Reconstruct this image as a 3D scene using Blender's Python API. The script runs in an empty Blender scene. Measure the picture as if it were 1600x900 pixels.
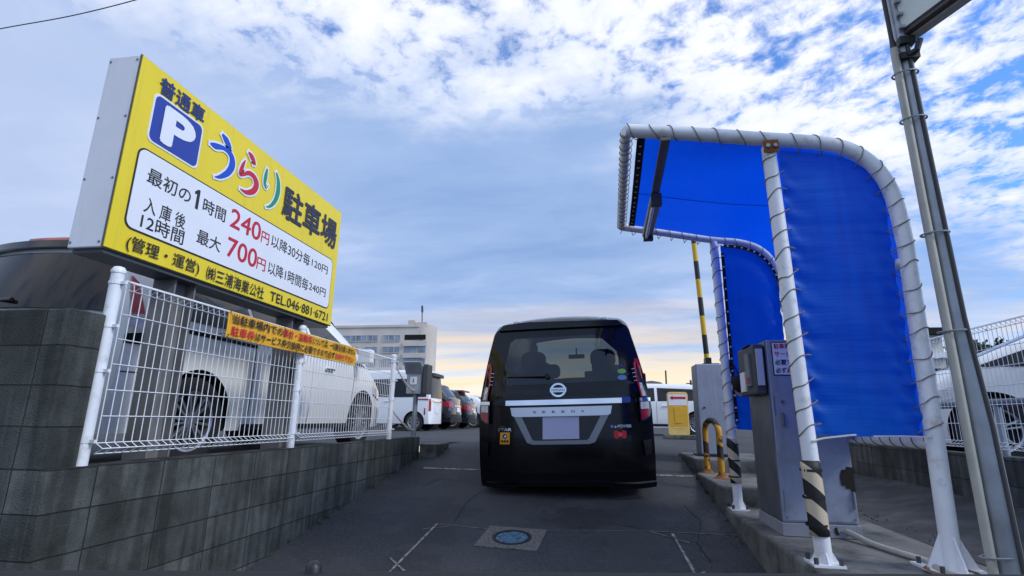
import bpy, bmesh, math, random
from mathutils import Vector, Matrix
R_ = math.radians
random.seed(7)
scene = bpy.context.scene
C = scene.collection

# ------------------------------------------------------------------ camera
# world: eye at the origin, +Y along the driveway, Z up
F = 829.0
up = Vector((50, 3352, 829)).normalized()
fw = Vector((140, -205, 829)); fw = (fw - up * fw.dot(up)).normalized()
rt = fw.cross(up)
if rt.x < 0: rt = -rt
cam = bpy.data.cameras.new('camera')
cam.sensor_width = 36.0
cam.lens = 36.0 * F / 1600.0
cam.clip_start = 0.05
cam.clip_end = 6000
co = bpy.data.objects.new('camera', cam); C.objects.link(co)
# camera axes (x right, y up, z back) expressed in world (rt, fw, up) rows
M = Matrix(((rt.x, rt.y, -rt.z, 0), (fw.x, fw.y, -fw.z, 0), (up.x, up.y, -up.z, 0), (0, 0, 0, 1)))
co.matrix_world = M
scene.camera = co
def at(px, py, Y):
    v = (px - 800, 450 - py, F)
    d = Vector((rt.dot(v), fw.dot(v), up.dot(v)))
    return d * (Y / d.y)

# ------------------------------------------------------------------ world
SUN_EL, SUN_AZ = 40.0, 108.0        # azimuth clockwise from +Y
w = bpy.data.worlds.new('World'); scene.world = w; w.use_nodes = True
nt = w.node_tree; nt.nodes.clear()
def N(tree, t, **kw):
    n = tree.nodes.new(t)
    for k, v in kw.items():
        if k.startswith('i_'):
            key = k[2:]; key = int(key) if key.isdigit() else key.replace('_', ' ')
            n.inputs[key].default_value = v
        else: setattr(n, k, v)
    return n
def L(tree, a, b): tree.links.new(a, b)
def math_n(tree, op, a, b=None, clamp=False):
    n = tree.nodes.new('ShaderNodeMath'); n.operation = op; n.use_clamp = clamp
    for i, v in enumerate((a, b)):
        if v is None: continue
        if hasattr(v, 'links') or hasattr(v, 'is_output'): tree.links.new(v, n.inputs[i])
        else: n.inputs[i].default_value = v
    return n.outputs[0]
def ramp_n(tree, fac, stops, interp='LINEAR'):
    n = tree.nodes.new('ShaderNodeValToRGB'); cr = n.color_ramp; cr.interpolation = interp
    while len(cr.elements) > 1: cr.elements.remove(cr.elements[-1])
    for i, (p, c) in enumerate(stops):
        e = cr.elements[0] if i == 0 else cr.elements.new(p)
        e.position = p; e.color = tuple(c) + (1,) if len(c) == 3 else c
    tree.links.new(fac, n.inputs[0]); return n.outputs[0]
def mix_n(tree, fac, a, b, blend='MIX'):
    n = tree.nodes.new('ShaderNodeMix'); n.data_type = 'RGBA'; n.blend_type = blend
    for s, v in ((0, fac), (6, a), (7, b)):
        if hasattr(v, 'is_output'): tree.links.new(v, n.inputs[s])
        elif s == 0: n.inputs[0].default_value = v
        else: n.inputs[s].default_value = tuple(v) + (1,) if len(v) == 3 else v
    return n.outputs[2]

sky = N(nt, 'ShaderNodeTexSky'); sky.sky_type = 'NISHITA'; sky.sun_disc = False
sky.sun_elevation = R_(SUN_EL); sky.sun_rotation = R_(SUN_AZ); sky.ozone_density = 1.6
tc = N(nt, 'ShaderNodeTexCoord')
sep = N(nt, 'ShaderNodeSeparateXYZ'); L(nt, tc.outputs['Generated'], sep.inputs[0])
X, Y, Z = sep.outputs
zc = math_n(nt, 'MAXIMUM', Z, 0.0)
den = math_n(nt, 'ADD', zc, 0.10)
pu = math_n(nt, 'DIVIDE', X, den); pv = math_n(nt, 'DIVIDE', Y, den)
cmb = N(nt, 'ShaderNodeCombineXYZ'); L(nt, pu, cmb.inputs[0]); L(nt, pv, cmb.inputs[1])
def cloud_noise(scale, detail, rough, dist, off, stretch=(1, 1, 1)):
    mp = N(nt, 'ShaderNodeMapping'); mp.inputs['Location'].default_value = off
    mp.inputs['Scale'].default_value = stretch; mp.inputs['Rotation'].default_value = (0, 0, R_(35))
    L(nt, cmb.outputs[0], mp.inputs[0])
    n = N(nt, 'ShaderNodeTexNoise'); n.inputs['Scale'].default_value = scale; n.inputs['Detail'].default_value = detail
    n.inputs['Roughness'].default_value = rough; n.inputs['Distortion'].default_value = dist
    L(nt, mp.outputs[0], n.inputs['Vector']); return n.outputs['Fac']
big = cloud_noise(0.55, 4, 0.5, 0.3, (3.1, 1.7, 0), (1, 0.8, 1))
mid = cloud_noise(1.9, 8, 0.58, 0.3, (0.4, 5.2, 0), (0.7, 1.3, 1))
puff = cloud_noise(6.5, 7, 0.6, 0.4, (5.3, 0.9, 0), (1.0, 1.0, 1))
fine = cloud_noise(17, 6, 0.62, 0.3, (2.0, 0.3, 0), (1.05, 0.95, 1))
def smooth(v, lo, hi):
    n = N(nt, 'ShaderNodeMapRange'); n.interpolation_type = 'SMOOTHSTEP'
    n.inputs[1].default_value = lo; n.inputs[2].default_value = hi; L(nt, v, n.inputs[0]); return n.outputs[0]
def A(a, b): return math_n(nt, 'ADD', a, b)
def Mu(a, b): return math_n(nt, 'MULTIPLY', a, b)
# height of a direction above the sloping edge of the thick cloud deck
edge = A(Z, Mu(math_n(nt, 'MAXIMUM', X, 0.0), 0.55))
edgen = A(edge, A(Mu(math_n(nt, 'SUBTRACT', mid, 0.5), 0.30), Mu(math_n(nt, 'SUBTRACT', puff, 0.5), 0.10)))
bright = smooth(edgen, 0.49, 0.66)
# holes between the small high clouds, on the open side
openf = smooth(A(edge, Mu(X, 0.18)), 0.60, 0.86)
lump = A(A(Mu(puff, 0.50), Mu(fine, 0.42)), A(Mu(mid, 0.16), Mu(big, 0.10)))
density = smooth(math_n(nt, 'SUBTRACT', lump, Mu(openf, 0.085)), 0.41, 0.58)
density = math_n(nt, 'MAXIMUM', density, math_n(nt, 'SUBTRACT', 1.0, smooth(edge, 0.50, 0.64)))
# the deck also thins a little low on the right
thin = Mu(smooth(X, 0.36, 0.58), smooth(A(mid, Mu(puff, 0.3)), 0.80, 0.50))
density = math_n(nt, 'SUBTRACT', density, Mu(thin, 0.38), True)
deck = ramp_n(nt, A(Mu(mid, 0.6), Mu(big, 0.4)), [(0.34, (0.22, 0.345, 0.61)), (0.50, (0.30, 0.425, 0.68)), (0.66, (0.46, 0.56, 0.78))])
leftpale = smooth(X, -0.30, -0.75)
deck = mix_n(nt, Mu(leftpale, 0.55), deck, (0.50, 0.57, 0.76))
white = ramp_n(nt, A(Mu(fine, 0.35), Mu(puff, 0.65)), [(0.34, (0.60, 0.67, 0.86)), (0.60, (0.82, 0.84, 0.92))])
cloudc = mix_n(nt, bright, deck, white)
# low band ahead: yellowish light under the edge of the cloud deck
band = cloud_noise(0.9, 6, 0.6, 0.4, (7.3, 2.2, 0), (0.30, 1.1, 1))
hor = smooth(A(Z, Mu(math_n(nt, 'SUBTRACT', band, 0.5), 0.30)), 0.21, 0.05)
fwd = smooth(Y, 0.55, 0.85)
warmc = ramp_n(nt, band, [(0.36, (0.88, 0.66, 0.41)), (0.52, (0.86, 0.76, 0.60)), (0.66, (0.80, 0.84, 0.92))])
cloudc = mix_n(nt, Mu(Mu(hor, fwd), 1.0), cloudc, warmc)
# the cloud layer is brought to the sky texture's scale
SKY = 0.13
blue = mix_n(nt, 1.0, sky.outputs[0], (0.60, 1.02, 1.60), 'MULTIPLY')
cl2 = mix_n(nt, 1.0, cloudc, (1 / SKY, 1 / SKY, 1 / SKY), 'MULTIPLY')
final = mix_n(nt, density, blue, cl2)
bg = N(nt, 'ShaderNodeBackground'); L(nt, final, bg.inputs[0]); bg.inputs[1].default_value = SKY
wo = N(nt, 'ShaderNodeOutputWorld'); L(nt, bg.outputs[0], wo.inputs[0])

sl = bpy.data.lights.new('sun', 'SUN'); sl.energy = 1.5; sl.angle = R_(14); sl.color = (1, 0.95, 0.87)
so = bpy.data.objects.new('sun', sl); C.objects.link(so)
sd = Vector((math.sin(R_(SUN_AZ)) * math.cos(R_(SUN_EL)), math.cos(R_(SUN_AZ)) * math.cos(R_(SUN_EL)), math.sin(R_(SUN_EL))))
so.rotation_euler = (-sd).to_track_quat('-Z', 'Y').to_euler()
scene.view_settings.view_transform = 'Standard'
scene.view_settings.look = 'None'
scene.view_settings.exposure = 0.32
scene.view_settings.gamma = 1
scene.cycles.use_denoising = True
scene.cycles.max_bounces = 8

# ------------------------------------------------------------------ materials
MATS = {}
def mat(name, col, rough=0.5, metal=0.0, var=0.0, vscale=8.0, bump=0.0, bscale=60.0, coat=0.0, trans=0.0, spec=0.5, emit=None, grime=None, gscale=2.0, gamt=0.5):
    if name in MATS: return MATS[name]
    m = bpy.data.materials.new(name); m.use_nodes = True; t = m.node_tree
    b = t.nodes['Principled BSDF']
    b.inputs['Base Color'].default_value = (*col, 1); b.inputs['Roughness'].default_value = rough
    b.inputs['Metallic'].default_value = metal; b.inputs['Specular IOR Level'].default_value = spec
    b.inputs['Coat Weight'].default_value = coat; b.inputs['Coat Roughness'].default_value = 0.04
    tcn = N(t, 'ShaderNodeTexCoord')
    colsock = None
    if var:
        n = N(t, 'ShaderNodeTexNoise'); n.inputs['Scale'].default_value = vscale; n.inputs['Detail'].default_value = 6
        L(t, tcn.outputs['Object'], n.inputs['Vector'])
        lo = tuple(max(0, c * (1 - var)) for c in col); hi = tuple(min(1, c * (1 + var)) for c in col)
        colsock = ramp_n(t, n.outputs['Fac'], [(0.3, lo), (0.7, hi)])
    if grime:
        n = N(t, 'ShaderNodeTexNoise'); n.inputs['Scale'].default_value = gscale; n.inputs['Detail'].default_value = 8; n.inputs['Roughness'].default_value = 0.65
        L(t, tcn.outputs['Object'], n.inputs['Vector'])
        f = ramp_n(t, n.outputs['Fac'], [(1 - gamt - 0.08, (0, 0, 0)), (1 - gamt + 0.08, (1, 1, 1))])
        colsock = mix_n(t, f, colsock if colsock is not None else col, grime)
    if colsock is not None: L(t, colsock, b.inputs['Base Color'])
    if bump:
        n = N(t, 'ShaderNodeTexNoise'); n.inputs['Scale'].default_value = bscale; n.inputs['Detail'].default_value = 5
        L(t, tcn.outputs['Object'], n.inputs['Vector'])
        bp = N(t, 'ShaderNodeBump'); bp.inputs['Strength'].default_value = bump; bp.inputs['Distance'].default_value = 0.01
        L(t, n.outputs['Fac'], bp.inputs['Height']); L(t, bp.outputs[0], b.inputs['Normal'])
    if emit: b.inputs['Emission Color'].default_value = (*emit[:3], 1); b.inputs['Emission Strength'].default_value = emit[3]
    if trans: b.inputs['Transmission Weight'].default_value = trans
    MATS[name] = m; return m

def asphalt():
    m = mat('asphalt', (0.05, 0.05, 0.05), 0.9, bump=0.0); t = m.node_tree; b = t.nodes['Principled BSDF']
    tcn = N(t, 'ShaderNodeTexCoord')
    def nz(s, d=6, r=0.6):
        n = N(t, 'ShaderNodeTexNoise'); n.inputs['Scale'].default_value = s; n.inputs['Detail'].default_value = d; n.inputs['Roughness'].default_value = r
        L(t, tcn.outputs['Object'], n.inputs['Vector']); return n.outputs['Fac']
    base = ramp_n(t, nz(0.9), [(0.3, (0.028, 0.031, 0.035)), (0.7, (0.044, 0.047, 0.051))])
    grit = ramp_n(t, nz(75, 4, .8), [(0.36, (0.45, 0.45, 0.45)), (0.50, (1, 1, 1)), (0.66, (1.9, 1.9, 1.9))])
    c = mix_n(t, 1.0, base, grit, 'MULTIPLY')
    # oil spots behind the parked van
    mp = N(t, 'ShaderNodeMapping'); mp.inputs['Location'].default_value = (0.18, -4.8, 0); mp.inputs['Scale'].default_value = (1, 1, 0)
    L(t, tcn.outputs['Object'], mp.inputs[0])
    ln = N(t, 'ShaderNodeVectorMath', operation='LENGTH'); L(t, mp.outputs[0], ln.inputs[0])
    blob = math_n(t, 'ADD', math_n(t, 'MULTIPLY', ln.outputs['Value'], 1.1), nz(7, 3))
    spots = ramp_n(t, blob, [(0.72, (1, 1, 1)), (0.90, (0, 0, 0))])
    c = mix_n(t, math_n(t, 'MULTIPLY', spots, 0.55), c, (0.012, 0.012, 0.013))
    # tyre tracks: darker polished bands along the drive
    sx = N(t, 'ShaderNodeSeparateXYZ'); L(t, tcn.outputs['Object'], sx.inputs[0])
    tr_ = math_n(t, 'ABSOLUTE', math_n(t, 'SUBTRACT', math_n(t, 'ABSOLUTE', math_n(t, 'ADD', math_n(t, 'ADD', sx.outputs[0], .45), math_n(t, 'MULTIPLY', nz(1.1), .3))), .72))
    c = mix_n(t, math_n(t, 'MULTIPLY', ramp_n(t, tr_, [(0.08, (1, 1, 1)), (0.30, (0, 0, 0))]), .38), c, (0.018, 0.019, 0.021))
    pt = ramp_n(t, nz(1.6, 3), [(0.50, (0, 0, 0)), (0.53, (1, 1, 1))])
    c = mix_n(t, math_n(t, 'MULTIPLY', pt, .22), c, (0.075, 0.077, 0.078))
    # pale dust
    dust = ramp_n(t, nz(2.3, 8, 0.7), [(0.60, (0, 0, 0)), (0.78, (1, 1, 1))])
    c = mix_n(t, math_n(t, 'MULTIPLY', dust, 0.28), c, (0.12, 0.12, 0.11))
    L(t, c, b.inputs['Base Color'])
    bp = N(t, 'ShaderNodeBump'); bp.inputs['Strength'].default_value = 0.5; bp.inputs['Distance'].default_value = 0.008
    L(t, nz(140, 3), bp.inputs['Height']); L(t, bp.outputs[0], b.inputs['Normal'])
    return m

def block_mat():
    m = mat('concrete_block', (0.14, 0.14, 0.13), 0.95); t = m.node_tree; b = t.nodes['Principled BSDF']
    tcn = N(t, 'ShaderNodeTexCoord'); geo = N(t, 'ShaderNodeNewGeometry')
    s = N(t, 'ShaderNodeSeparateXYZ'); L(t, tcn.outputs['Object'], s.inputs[0])
    sn = N(t, 'ShaderNodeSeparateXYZ'); L(t, geo.outputs['Normal'], sn.inputs[0])
    side = math_n(t, 'GREATER_THAN', math_n(t, 'ABSOLUTE', sn.outputs[0]), 0.6)
    # run along the wall: Y on X-facing faces, X on Y-facing faces
    ru = N(t, 'ShaderNodeMix'); ru.data_type = 'FLOAT'; L(t, side, ru.inputs[0]); L(t, s.outputs[0], ru.inputs[2]); L(t, s.outputs[1], ru.inputs[3])
    cb = N(t, 'ShaderNodeCombineXYZ'); L(t, ru.outputs[0], cb.inputs[0]); L(t, s.outputs[2], cb.inputs[1])
    def nz(sc, d=6, r=0.6):
        n = N(t, 'ShaderNodeTexNoise'); n.inputs['Scale'].default_value = sc; n.inputs['Detail'].default_value = d; n.inputs['Roughness'].default_value = r
        L(t, tcn.outputs['Object'], n.inputs['Vector']); return n.outputs['Fac']
    br = N(t, 'ShaderNodeTexBrick'); br.offset = 0.0; br.squash = 1.0
    br.inputs['Color1'].default_value = (0.054, 0.060, 0.058, 1); br.inputs['Color2'].default_value = (0.105, 0.111, 0.107, 1)
    br.inputs['Mortar'].default_value = (0.016, 0.017, 0.016, 1)
    br.inputs['Scale'].default_value = 1.0; br.inputs['Mortar Size'].default_value = 0.0036; br.inputs['Mortar Smooth'].default_value = 0.3
    br.inputs['Brick Width'].default_value = 0.40; br.inputs['Row Height'].default_value = 0.18
    mp = N(t, 'ShaderNodeMapping'); mp.inputs['Location'].default_value = (0.12, 0.24, 0)
    wob = N(t, 'ShaderNodeVectorMath', operation='ADD'); L(t, cb.outputs[0], wob.inputs[0])
    wv = N(t, 'ShaderNodeVectorMath', operation='SCALE'); wn = N(t, 'ShaderNodeTexNoise'); wn.inputs['Scale'].default_value = 9
    L(t, tcn.outputs['Object'], wn.inputs['Vector']); L(t, wn.outputs['Color'], wv.inputs[0]); wv.inputs['Scale'].default_value = 0.006
    L(t, wv.outputs[0], wob.inputs[1]); L(t, wob.outputs[0], mp.inputs[0]); L(t, mp.outputs[0], br.inputs['Vector'])
    c = br.outputs['Color']
    mot = ramp_n(t, nz(3.2, 9, 0.7), [(0.32, (0.38, 0.41, 0.39)), (0.66, (1.55, 1.55, 1.50))])
    c = mix_n(t, 1.0, c, mot, 'MULTIPLY')
    # downward rain streaks
    mps = N(t, 'ShaderNodeMapping'); mps.inputs['Scale'].default_value = (14, 14, 1.2); L(t, tcn.outputs['Object'], mps.inputs[0])
    st = N(t, 'ShaderNodeTexNoise'); st.inputs['Scale'].default_value = 1; st.inputs['Detail'].default_value = 5; L(t, mps.outputs[0], st.inputs['Vector'])
    sf = ramp_n(t, st.outputs['Fac'], [(0.44, (0.55, 0.57, 0.55)), (0.58, (1, 1, 1))])
    c = mix_n(t, 1.0, c, sf, 'MULTIPLY')
    eff = ramp_n(t, nz(5.5, 8, 0.75), [(0.64, (0, 0, 0)), (0.80, (1, 1, 1))])
    c = mix_n(t, math_n(t, 'MULTIPLY', eff, 0.45), c, (0.19, 0.20, 0.20))
    gm = ramp_n(t, nz(1.7, 6, 0.7), [(0.60, (0, 0, 0)), (0.75, (1, 1, 1))])
    c = mix_n(t, math_n(t, 'MULTIPLY', gm, 0.4), c, (0.055, 0.062, 0.040))
    L(t, c, b.inputs['Base Color'])
    h = math_n(t, 'ADD', math_n(t, 'MULTIPLY', br.outputs['Fac'], -1.0), math_n(t, 'MULTIPLY', nz(110, 4), 0.35))
    bp = N(t, 'ShaderNodeBump'); bp.inputs['Strength'].default_value = 1.0; bp.inputs['Distance'].default_value = 0.02
    L(t, h, bp.inputs['Height']); L(t, bp.outputs[0], b.inputs['Normal'])
    return m

def tarp_mat():
    m = bpy.data.materials.new('blue_tarp'); m.use_nodes = True; t = m.node_tree
    b = t.nodes['Principled BSDF']; out = t.nodes['Material Output']
    tcn = N(t, 'ShaderNodeTexCoord')
    n = N(t, 'ShaderNodeTexNoise'); n.inputs['Scale'].default_value = 2.2; n.inputs['Detail'].default_value = 5; L(t, tcn.outputs['Object'], n.inputs['Vector'])
    c = ramp_n(t, n.outputs['Fac'], [(0.3, (0.001, 0.105, 0.52)), (0.7, (0.002, 0.165, 0.66))])
    # sun-faded patches and grey rain dirt
    nf = N(t, 'ShaderNodeTexNoise'); nf.inputs['Scale'].default_value = 3.5; nf.inputs['Detail'].default_value = 9; nf.inputs['Roughness'].default_value = .72; L(t, tcn.outputs['Object'], nf.inputs['Vector'])
    c = mix_n(t, math_n(t, 'MULTIPLY', ramp_n(t, nf.outputs['Fac'], [(0.48, (0, 0, 0)), (0.72, (1, 1, 1))]), .30), c, (0.03, 0.16, 0.50))
    ms = N(t, 'ShaderNodeMapping'); ms.inputs['Scale'].default_value = (16, 16, .9); L(t, tcn.outputs['Object'], ms.inputs[0])
    nd = N(t, 'ShaderNodeTexNoise'); nd.inputs['Scale'].default_value = 1; nd.inputs['Detail'].default_value = 6; L(t, ms.outputs[0], nd.inputs['Vector'])
    c = mix_n(t, math_n(t, 'MULTIPLY', ramp_n(t, nd.outputs['Fac'], [(0.50, (0, 0, 0)), (0.75, (1, 1, 1))]), .35), c, (0.012, 0.045, 0.20))
    L(t, c, b.inputs['Base Color']); b.inputs['Roughness'].default_value = 0.5; b.inputs['Specular IOR Level'].default_value = 0.28
    tr = N(t, 'ShaderNodeBsdfTranslucent'); tr.inputs['Color'].default_value = (0.001, 0.105, 0.98, 1)
    mx = N(t, 'ShaderNodeMixShader'); mx.inputs[0].default_value = 0.40
    # horizontal pulled creases + weave
    mp = N(t, 'ShaderNodeMapping'); mp.inputs['Scale'].default_value = (1.6, 1.6, 13); L(t, tcn.outputs['Object'], mp.inputs[0])
    n2 = N(t, 'ShaderNodeTexNoise'); n2.inputs['Scale'].default_value = 1.1; n2.inputs['Detail'].default_value = 3; L(t, mp.outputs[0], n2.inputs['Vector'])
    bp = N(t, 'ShaderNodeBump'); bp.inputs['Strength'].default_value = 0.32; bp.inputs['Distance'].default_value = 0.03
    L(t, n2.outputs['Fac'], bp.inputs['Height']); L(t, bp.outputs[0], b.inputs['Normal']); L(t, bp.outputs[0], tr.inputs['Normal'])
    L(t, b.outputs[0], mx.inputs[1]); L(t, tr.outputs[0], mx.inputs[2]); L(t, mx.outputs[0], out.inputs[0])
    return m

def tint_glass(name, tint, mixf):
    m = bpy.data.materials.new(name); m.use_nodes = True; t = m.node_tree; t.nodes.clear()
    out = N(t, 'ShaderNodeOutputMaterial'); tr = N(t, 'ShaderNodeBsdfTransparent'); tr.inputs[0].default_value = (*tint, 1)
    gl = N(t, 'ShaderNodeBsdfGlossy'); gl.inputs['Roughness'].default_value = 0.02; gl.inputs[0].default_value = (0.9, 0.93, 1, 1)
    fr = N(t, 'ShaderNodeLayerWeight'); fr.inputs[0].default_value = 0.5
    fpow = math_n(t, 'POWER', fr.outputs['Facing'], 4.0)
    mx = N(t, 'ShaderNodeMixShader'); L(t, math_n(t, 'ADD', math_n(t, 'MULTIPLY', fpow, 0.9), mixf), mx.inputs[0])
    L(t, tr.outputs[0], mx.inputs[1]); L(t, gl.outputs[0], mx.inputs[2]); L(t, mx.outputs[0], out.inputs[0]); return m

def stripes_mat(name, a, b_, period, axis=2, ratio=0.5, slant=0.0, rough=0.5, wear=None):
    m = mat(name, a, rough); t = m.node_tree; b = t.nodes['Principled BSDF']
    tcn = N(t, 'ShaderNodeTexCoord'); s = N(t, 'ShaderNodeSeparateXYZ'); L(t, tcn.outputs['Object'], s.inputs[0])
    v = math_n(t, 'ADD', s.outputs[axis], math_n(t, 'MULTIPLY', s.outputs[0], slant))
    f = math_n(t, 'FRACT', math_n(t, 'DIVIDE', v, period))
    c = mix_n(t, math_n(t, 'GREATER_THAN', f, ratio), a, b_)
    if wear:
        n = N(t, 'ShaderNodeTexNoise'); n.inputs['Scale'].default_value = 16; n.inputs['Detail'].default_value = 7; L(t, tcn.outputs['Object'], n.inputs['Vector'])
        c = mix_n(t, ramp_n(t, n.outputs['Fac'], [(0.52, (0, 0, 0)), (0.60, (1, 1, 1))]), c, wear)
    L(t, c, b.inputs['Base Color']); return m

def spots(m, col, scale, lo, hi, amount=1.0, stretch=(1, 1, 1)):
    t = m.node_tree; b = t.nodes['Principled BSDF']; src = b.inputs['Base Color'].links[0].from_socket
    tcn = N(t, 'ShaderNodeTexCoord'); mp = N(t, 'ShaderNodeMapping'); mp.inputs['Scale'].default_value = stretch; mp.inputs['Location'].default_value = (3.3, 1.1, 7.7)
    L(t, tcn.outputs['Object'], mp.inputs[0])
    n = N(t, 'ShaderNodeTexNoise'); n.inputs['Scale'].default_value = scale; n.inputs['Detail'].default_value = 8; n.inputs['Roughness'].default_value = .7; L(t, mp.outputs[0], n.inputs['Vector'])
    f = math_n(t, 'MULTIPLY', ramp_n(t, n.outputs['Fac'], [(lo, (0, 0, 0)), (hi, (1, 1, 1))]), amount)
    L(t, mix_n(t, f, src, col), b.inputs['Base Color'])
ASPH = asphalt(); BLOCK = block_mat(); TARP = tarp_mat()
CONC = mat('concrete', (0.15, 0.15, 0.14), 0.92, var=0.35, vscale=3, bump=0.4, bscale=70, grime=(0.05, 0.052, 0.045), gscale=2.6, gamt=0.45)
CONCD = mat('stained_concrete', (0.055, 0.057, 0.058), 0.95, var=0.4, vscale=4, bump=0.5, bscale=60, grime=(0.032, 0.034, 0.034), gscale=3, gamt=0.5)
WPAINT = mat('white_paint', (0.80, 0.82, 0.85), 0.4, var=0.06, vscale=5, grime=(0.55, 0.52, 0.47), gscale=9, gamt=0.38)
WWIRE = mat('white_coated_wire', (0.80, 0.82, 0.84), 0.45)
RUST = mat('rust', (0.23, 0.085, 0.025), 0.9, var=0.5, vscale=30, bump=0.5, bscale=120)
GALV = mat('galvanised_steel', (0.34, 0.37, 0.40), 0.45, 0.55, var=0.2, vscale=6)
GALVB = mat('brownish_steel', (0.17, 0.165, 0.16), 0.75, 0.0, var=0.25, vscale=5)
BEIGEP = mat('beige_conduit', (0.43, 0.42, 0.36), 0.6, var=0.15, vscale=5)
BLACK = mat('black_plastic', (0.012, 0.012, 0.013), 0.45)
MATTBLK = mat('matt_black', (0.006, 0.006, 0.006), 0.9)
RUBBER = mat('tyre_rubber', (0.018, 0.018, 0.019), 0.85)
DGREY = mat('dark_grey_plastic', (0.06, 0.065, 0.07), 0.5)
ROPE = mat('lashing_rope', (0.20, 0.185, 0.16), 0.9)
ROPEW = mat('pale_rope', (0.55, 0.55, 0.53), 0.9)
CABP = mat('grey_cabinet_paint', (0.30, 0.335, 0.42), 0.5, var=0.08, vscale=3, grime=(0.24, 0.26, 0.32), gscale=4, gamt=0.42)
STAIN = mat('brushed_steel', (0.22, 0.235, 0.26), 0.4, 0.7, var=0.2, vscale=4)
SIGNY = mat('sign_yellow', (0.86, 0.66, 0.012), 0.35, var=0.03, vscale=3)
SIGNW = mat('sign_white', (0.80, 0.82, 0.86), 0.35, var=0.03, vscale=3)
SIGNE = mat('sign_box_edge', (0.74, 0.76, 0.80), 0.4, var=0.06, vscale=3)
NAVY = mat('navy_ink', (0.012, 0.03, 0.16), 0.5)
DNAVY = mat('dark_ink', (0.02, 0.02, 0.05), 0.5)
PBLUE = mat('parking_blue', (0.012, 0.045, 0.32), 0.4)
INK = mat('black_ink', (0.012, 0.012, 0.014), 0.5)
REDI = mat('red_ink', (0.55, 0.008, 0.03), 0.5)
GREENI = mat('green_ink', (0.0, 0.27, 0.13), 0.5)
BLUEI = mat('blue_ink', (0.0, 0.07, 0.50), 0.5)
BANY = mat('banner_orange', (0.82, 0.42, 0.02), 0.55, var=0.06, vscale=4)
CHROME = mat('chrome', (0.82, 0.84, 0.86), 0.08, 1.0)
SILVER = mat('satin_silver', (0.70, 0.72, 0.76), 0.28, 0.75)
ALLOY = mat('alloy_wheel', (0.55, 0.56, 0.58), 0.3, 0.8)
GLASS = mat('dark_car_glass', (0.010, 0.012, 0.014), 0.04, spec=0.4)
GLASSB = mat('building_glass', (0.26, 0.32, 0.40), 0.25, var=0.45, vscale=0.25)
CBLACK = mat('black_car_paint', (0.004, 0.004, 0.006), 0.2, spec=0.35, coat=0.2)
CWHITE = mat('white_car_paint', (0.82, 0.83, 0.84), 0.28, coat=0.6)
CPEARL = mat('pearl_car_paint', (0.81, 0.81, 0.78), 0.28, coat=0.6)
CSILV = mat('silver_car_paint', (0.62, 0.65, 0.69), 0.3, 0.2, coat=0.6)
CDARK = mat('dark_car_paint', (0.012, 0.013, 0.02), 0.2, coat=1.0)
CRED = mat('red_car_paint', (0.33, 0.01, 0.01), 0.25, coat=1.0)
LRED = mat('red_lamp_lens', (0.36, 0.004, 0.012), 0.1, coat=1.0)
LDARK = mat('smoked_lamp_lens', (0.018, 0.014, 0.018), 0.06, coat=1.0)
LCLEAR = mat('clear_lamp_lens', (0.62, 0.60, 0.60), 0.08, coat=1.0, var=0.25, vscale=30)
SEATM = mat('seat_fabric', (0.015, 0.015, 0.016), 0.9)
PLATE = mat('plate_lavender', (0.52, 0.55, 0.74), 0.5)
BEIGEB = mat('beige_render', (0.66, 0.60, 0.53), 0.9, var=0.10, vscale=0.15)
BEIGED = mat('beige_render_dark', (0.60, 0.53, 0.46), 0.9, var=0.10, vscale=0.2)
LINE = mat('line_paint', (0.34, 0.33, 0.28), 0.85, var=0.3, vscale=40, grime=(0.06, 0.06, 0.06), gscale=18, gamt=0.48)
WOOD = mat('bark', (0.06, 0.045, 0.03), 0.95, var=0.3, vscale=10)
YEL = mat('yellow_plastic', (0.72, 0.40, 0.03), 0.5, var=0.08, vscale=8)
CREAM = mat('cream_plastic', (0.78, 0.52, 0.16), 0.5, var=0.08, vscale=8)
spots(WPAINT, (0.22, 0.10, 0.04), 11, .665, .70, .9)
spots(SIGNE, (0.48, 0.48, 0.48), 1.0, .50, .72, .45, (14, 14, 1.1))
spots(SIGNY, (0.62, 0.47, 0.03), 1.0, .52, .75, .5, (14, 14, 1.0))
spots(CABP, (0.20, 0.21, 0.24), 1.0, .52, .72, .5, (18, 18, 1.2)); spots(CABP, (0.16, 0.075, 0.03), 9, .70, .73, .8)
def leaf_mat(name, lo, hi):
    m = mat(name, lo, 0.7); t = m.node_tree; b = t.nodes['Principled BSDF']
    g = N(t, 'ShaderNodeObjectInfo'); tcn = N(t, 'ShaderNodeTexCoord')
    n = N(t, 'ShaderNodeTexNoise'); n.inputs['Scale'].default_value = 1.2; n.inputs['Detail'].default_value = 4; L(t, tcn.outputs['Object'], n.inputs['Vector'])
    L(t, ramp_n(t, n.outputs['Fac'], [(0.35, lo), (0.65, hi)]), b.inputs['Base Color']); return m
LEAF = leaf_mat('leaves', (0.018, 0.035, 0.012), (0.06, 0.10, 0.03))

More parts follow.
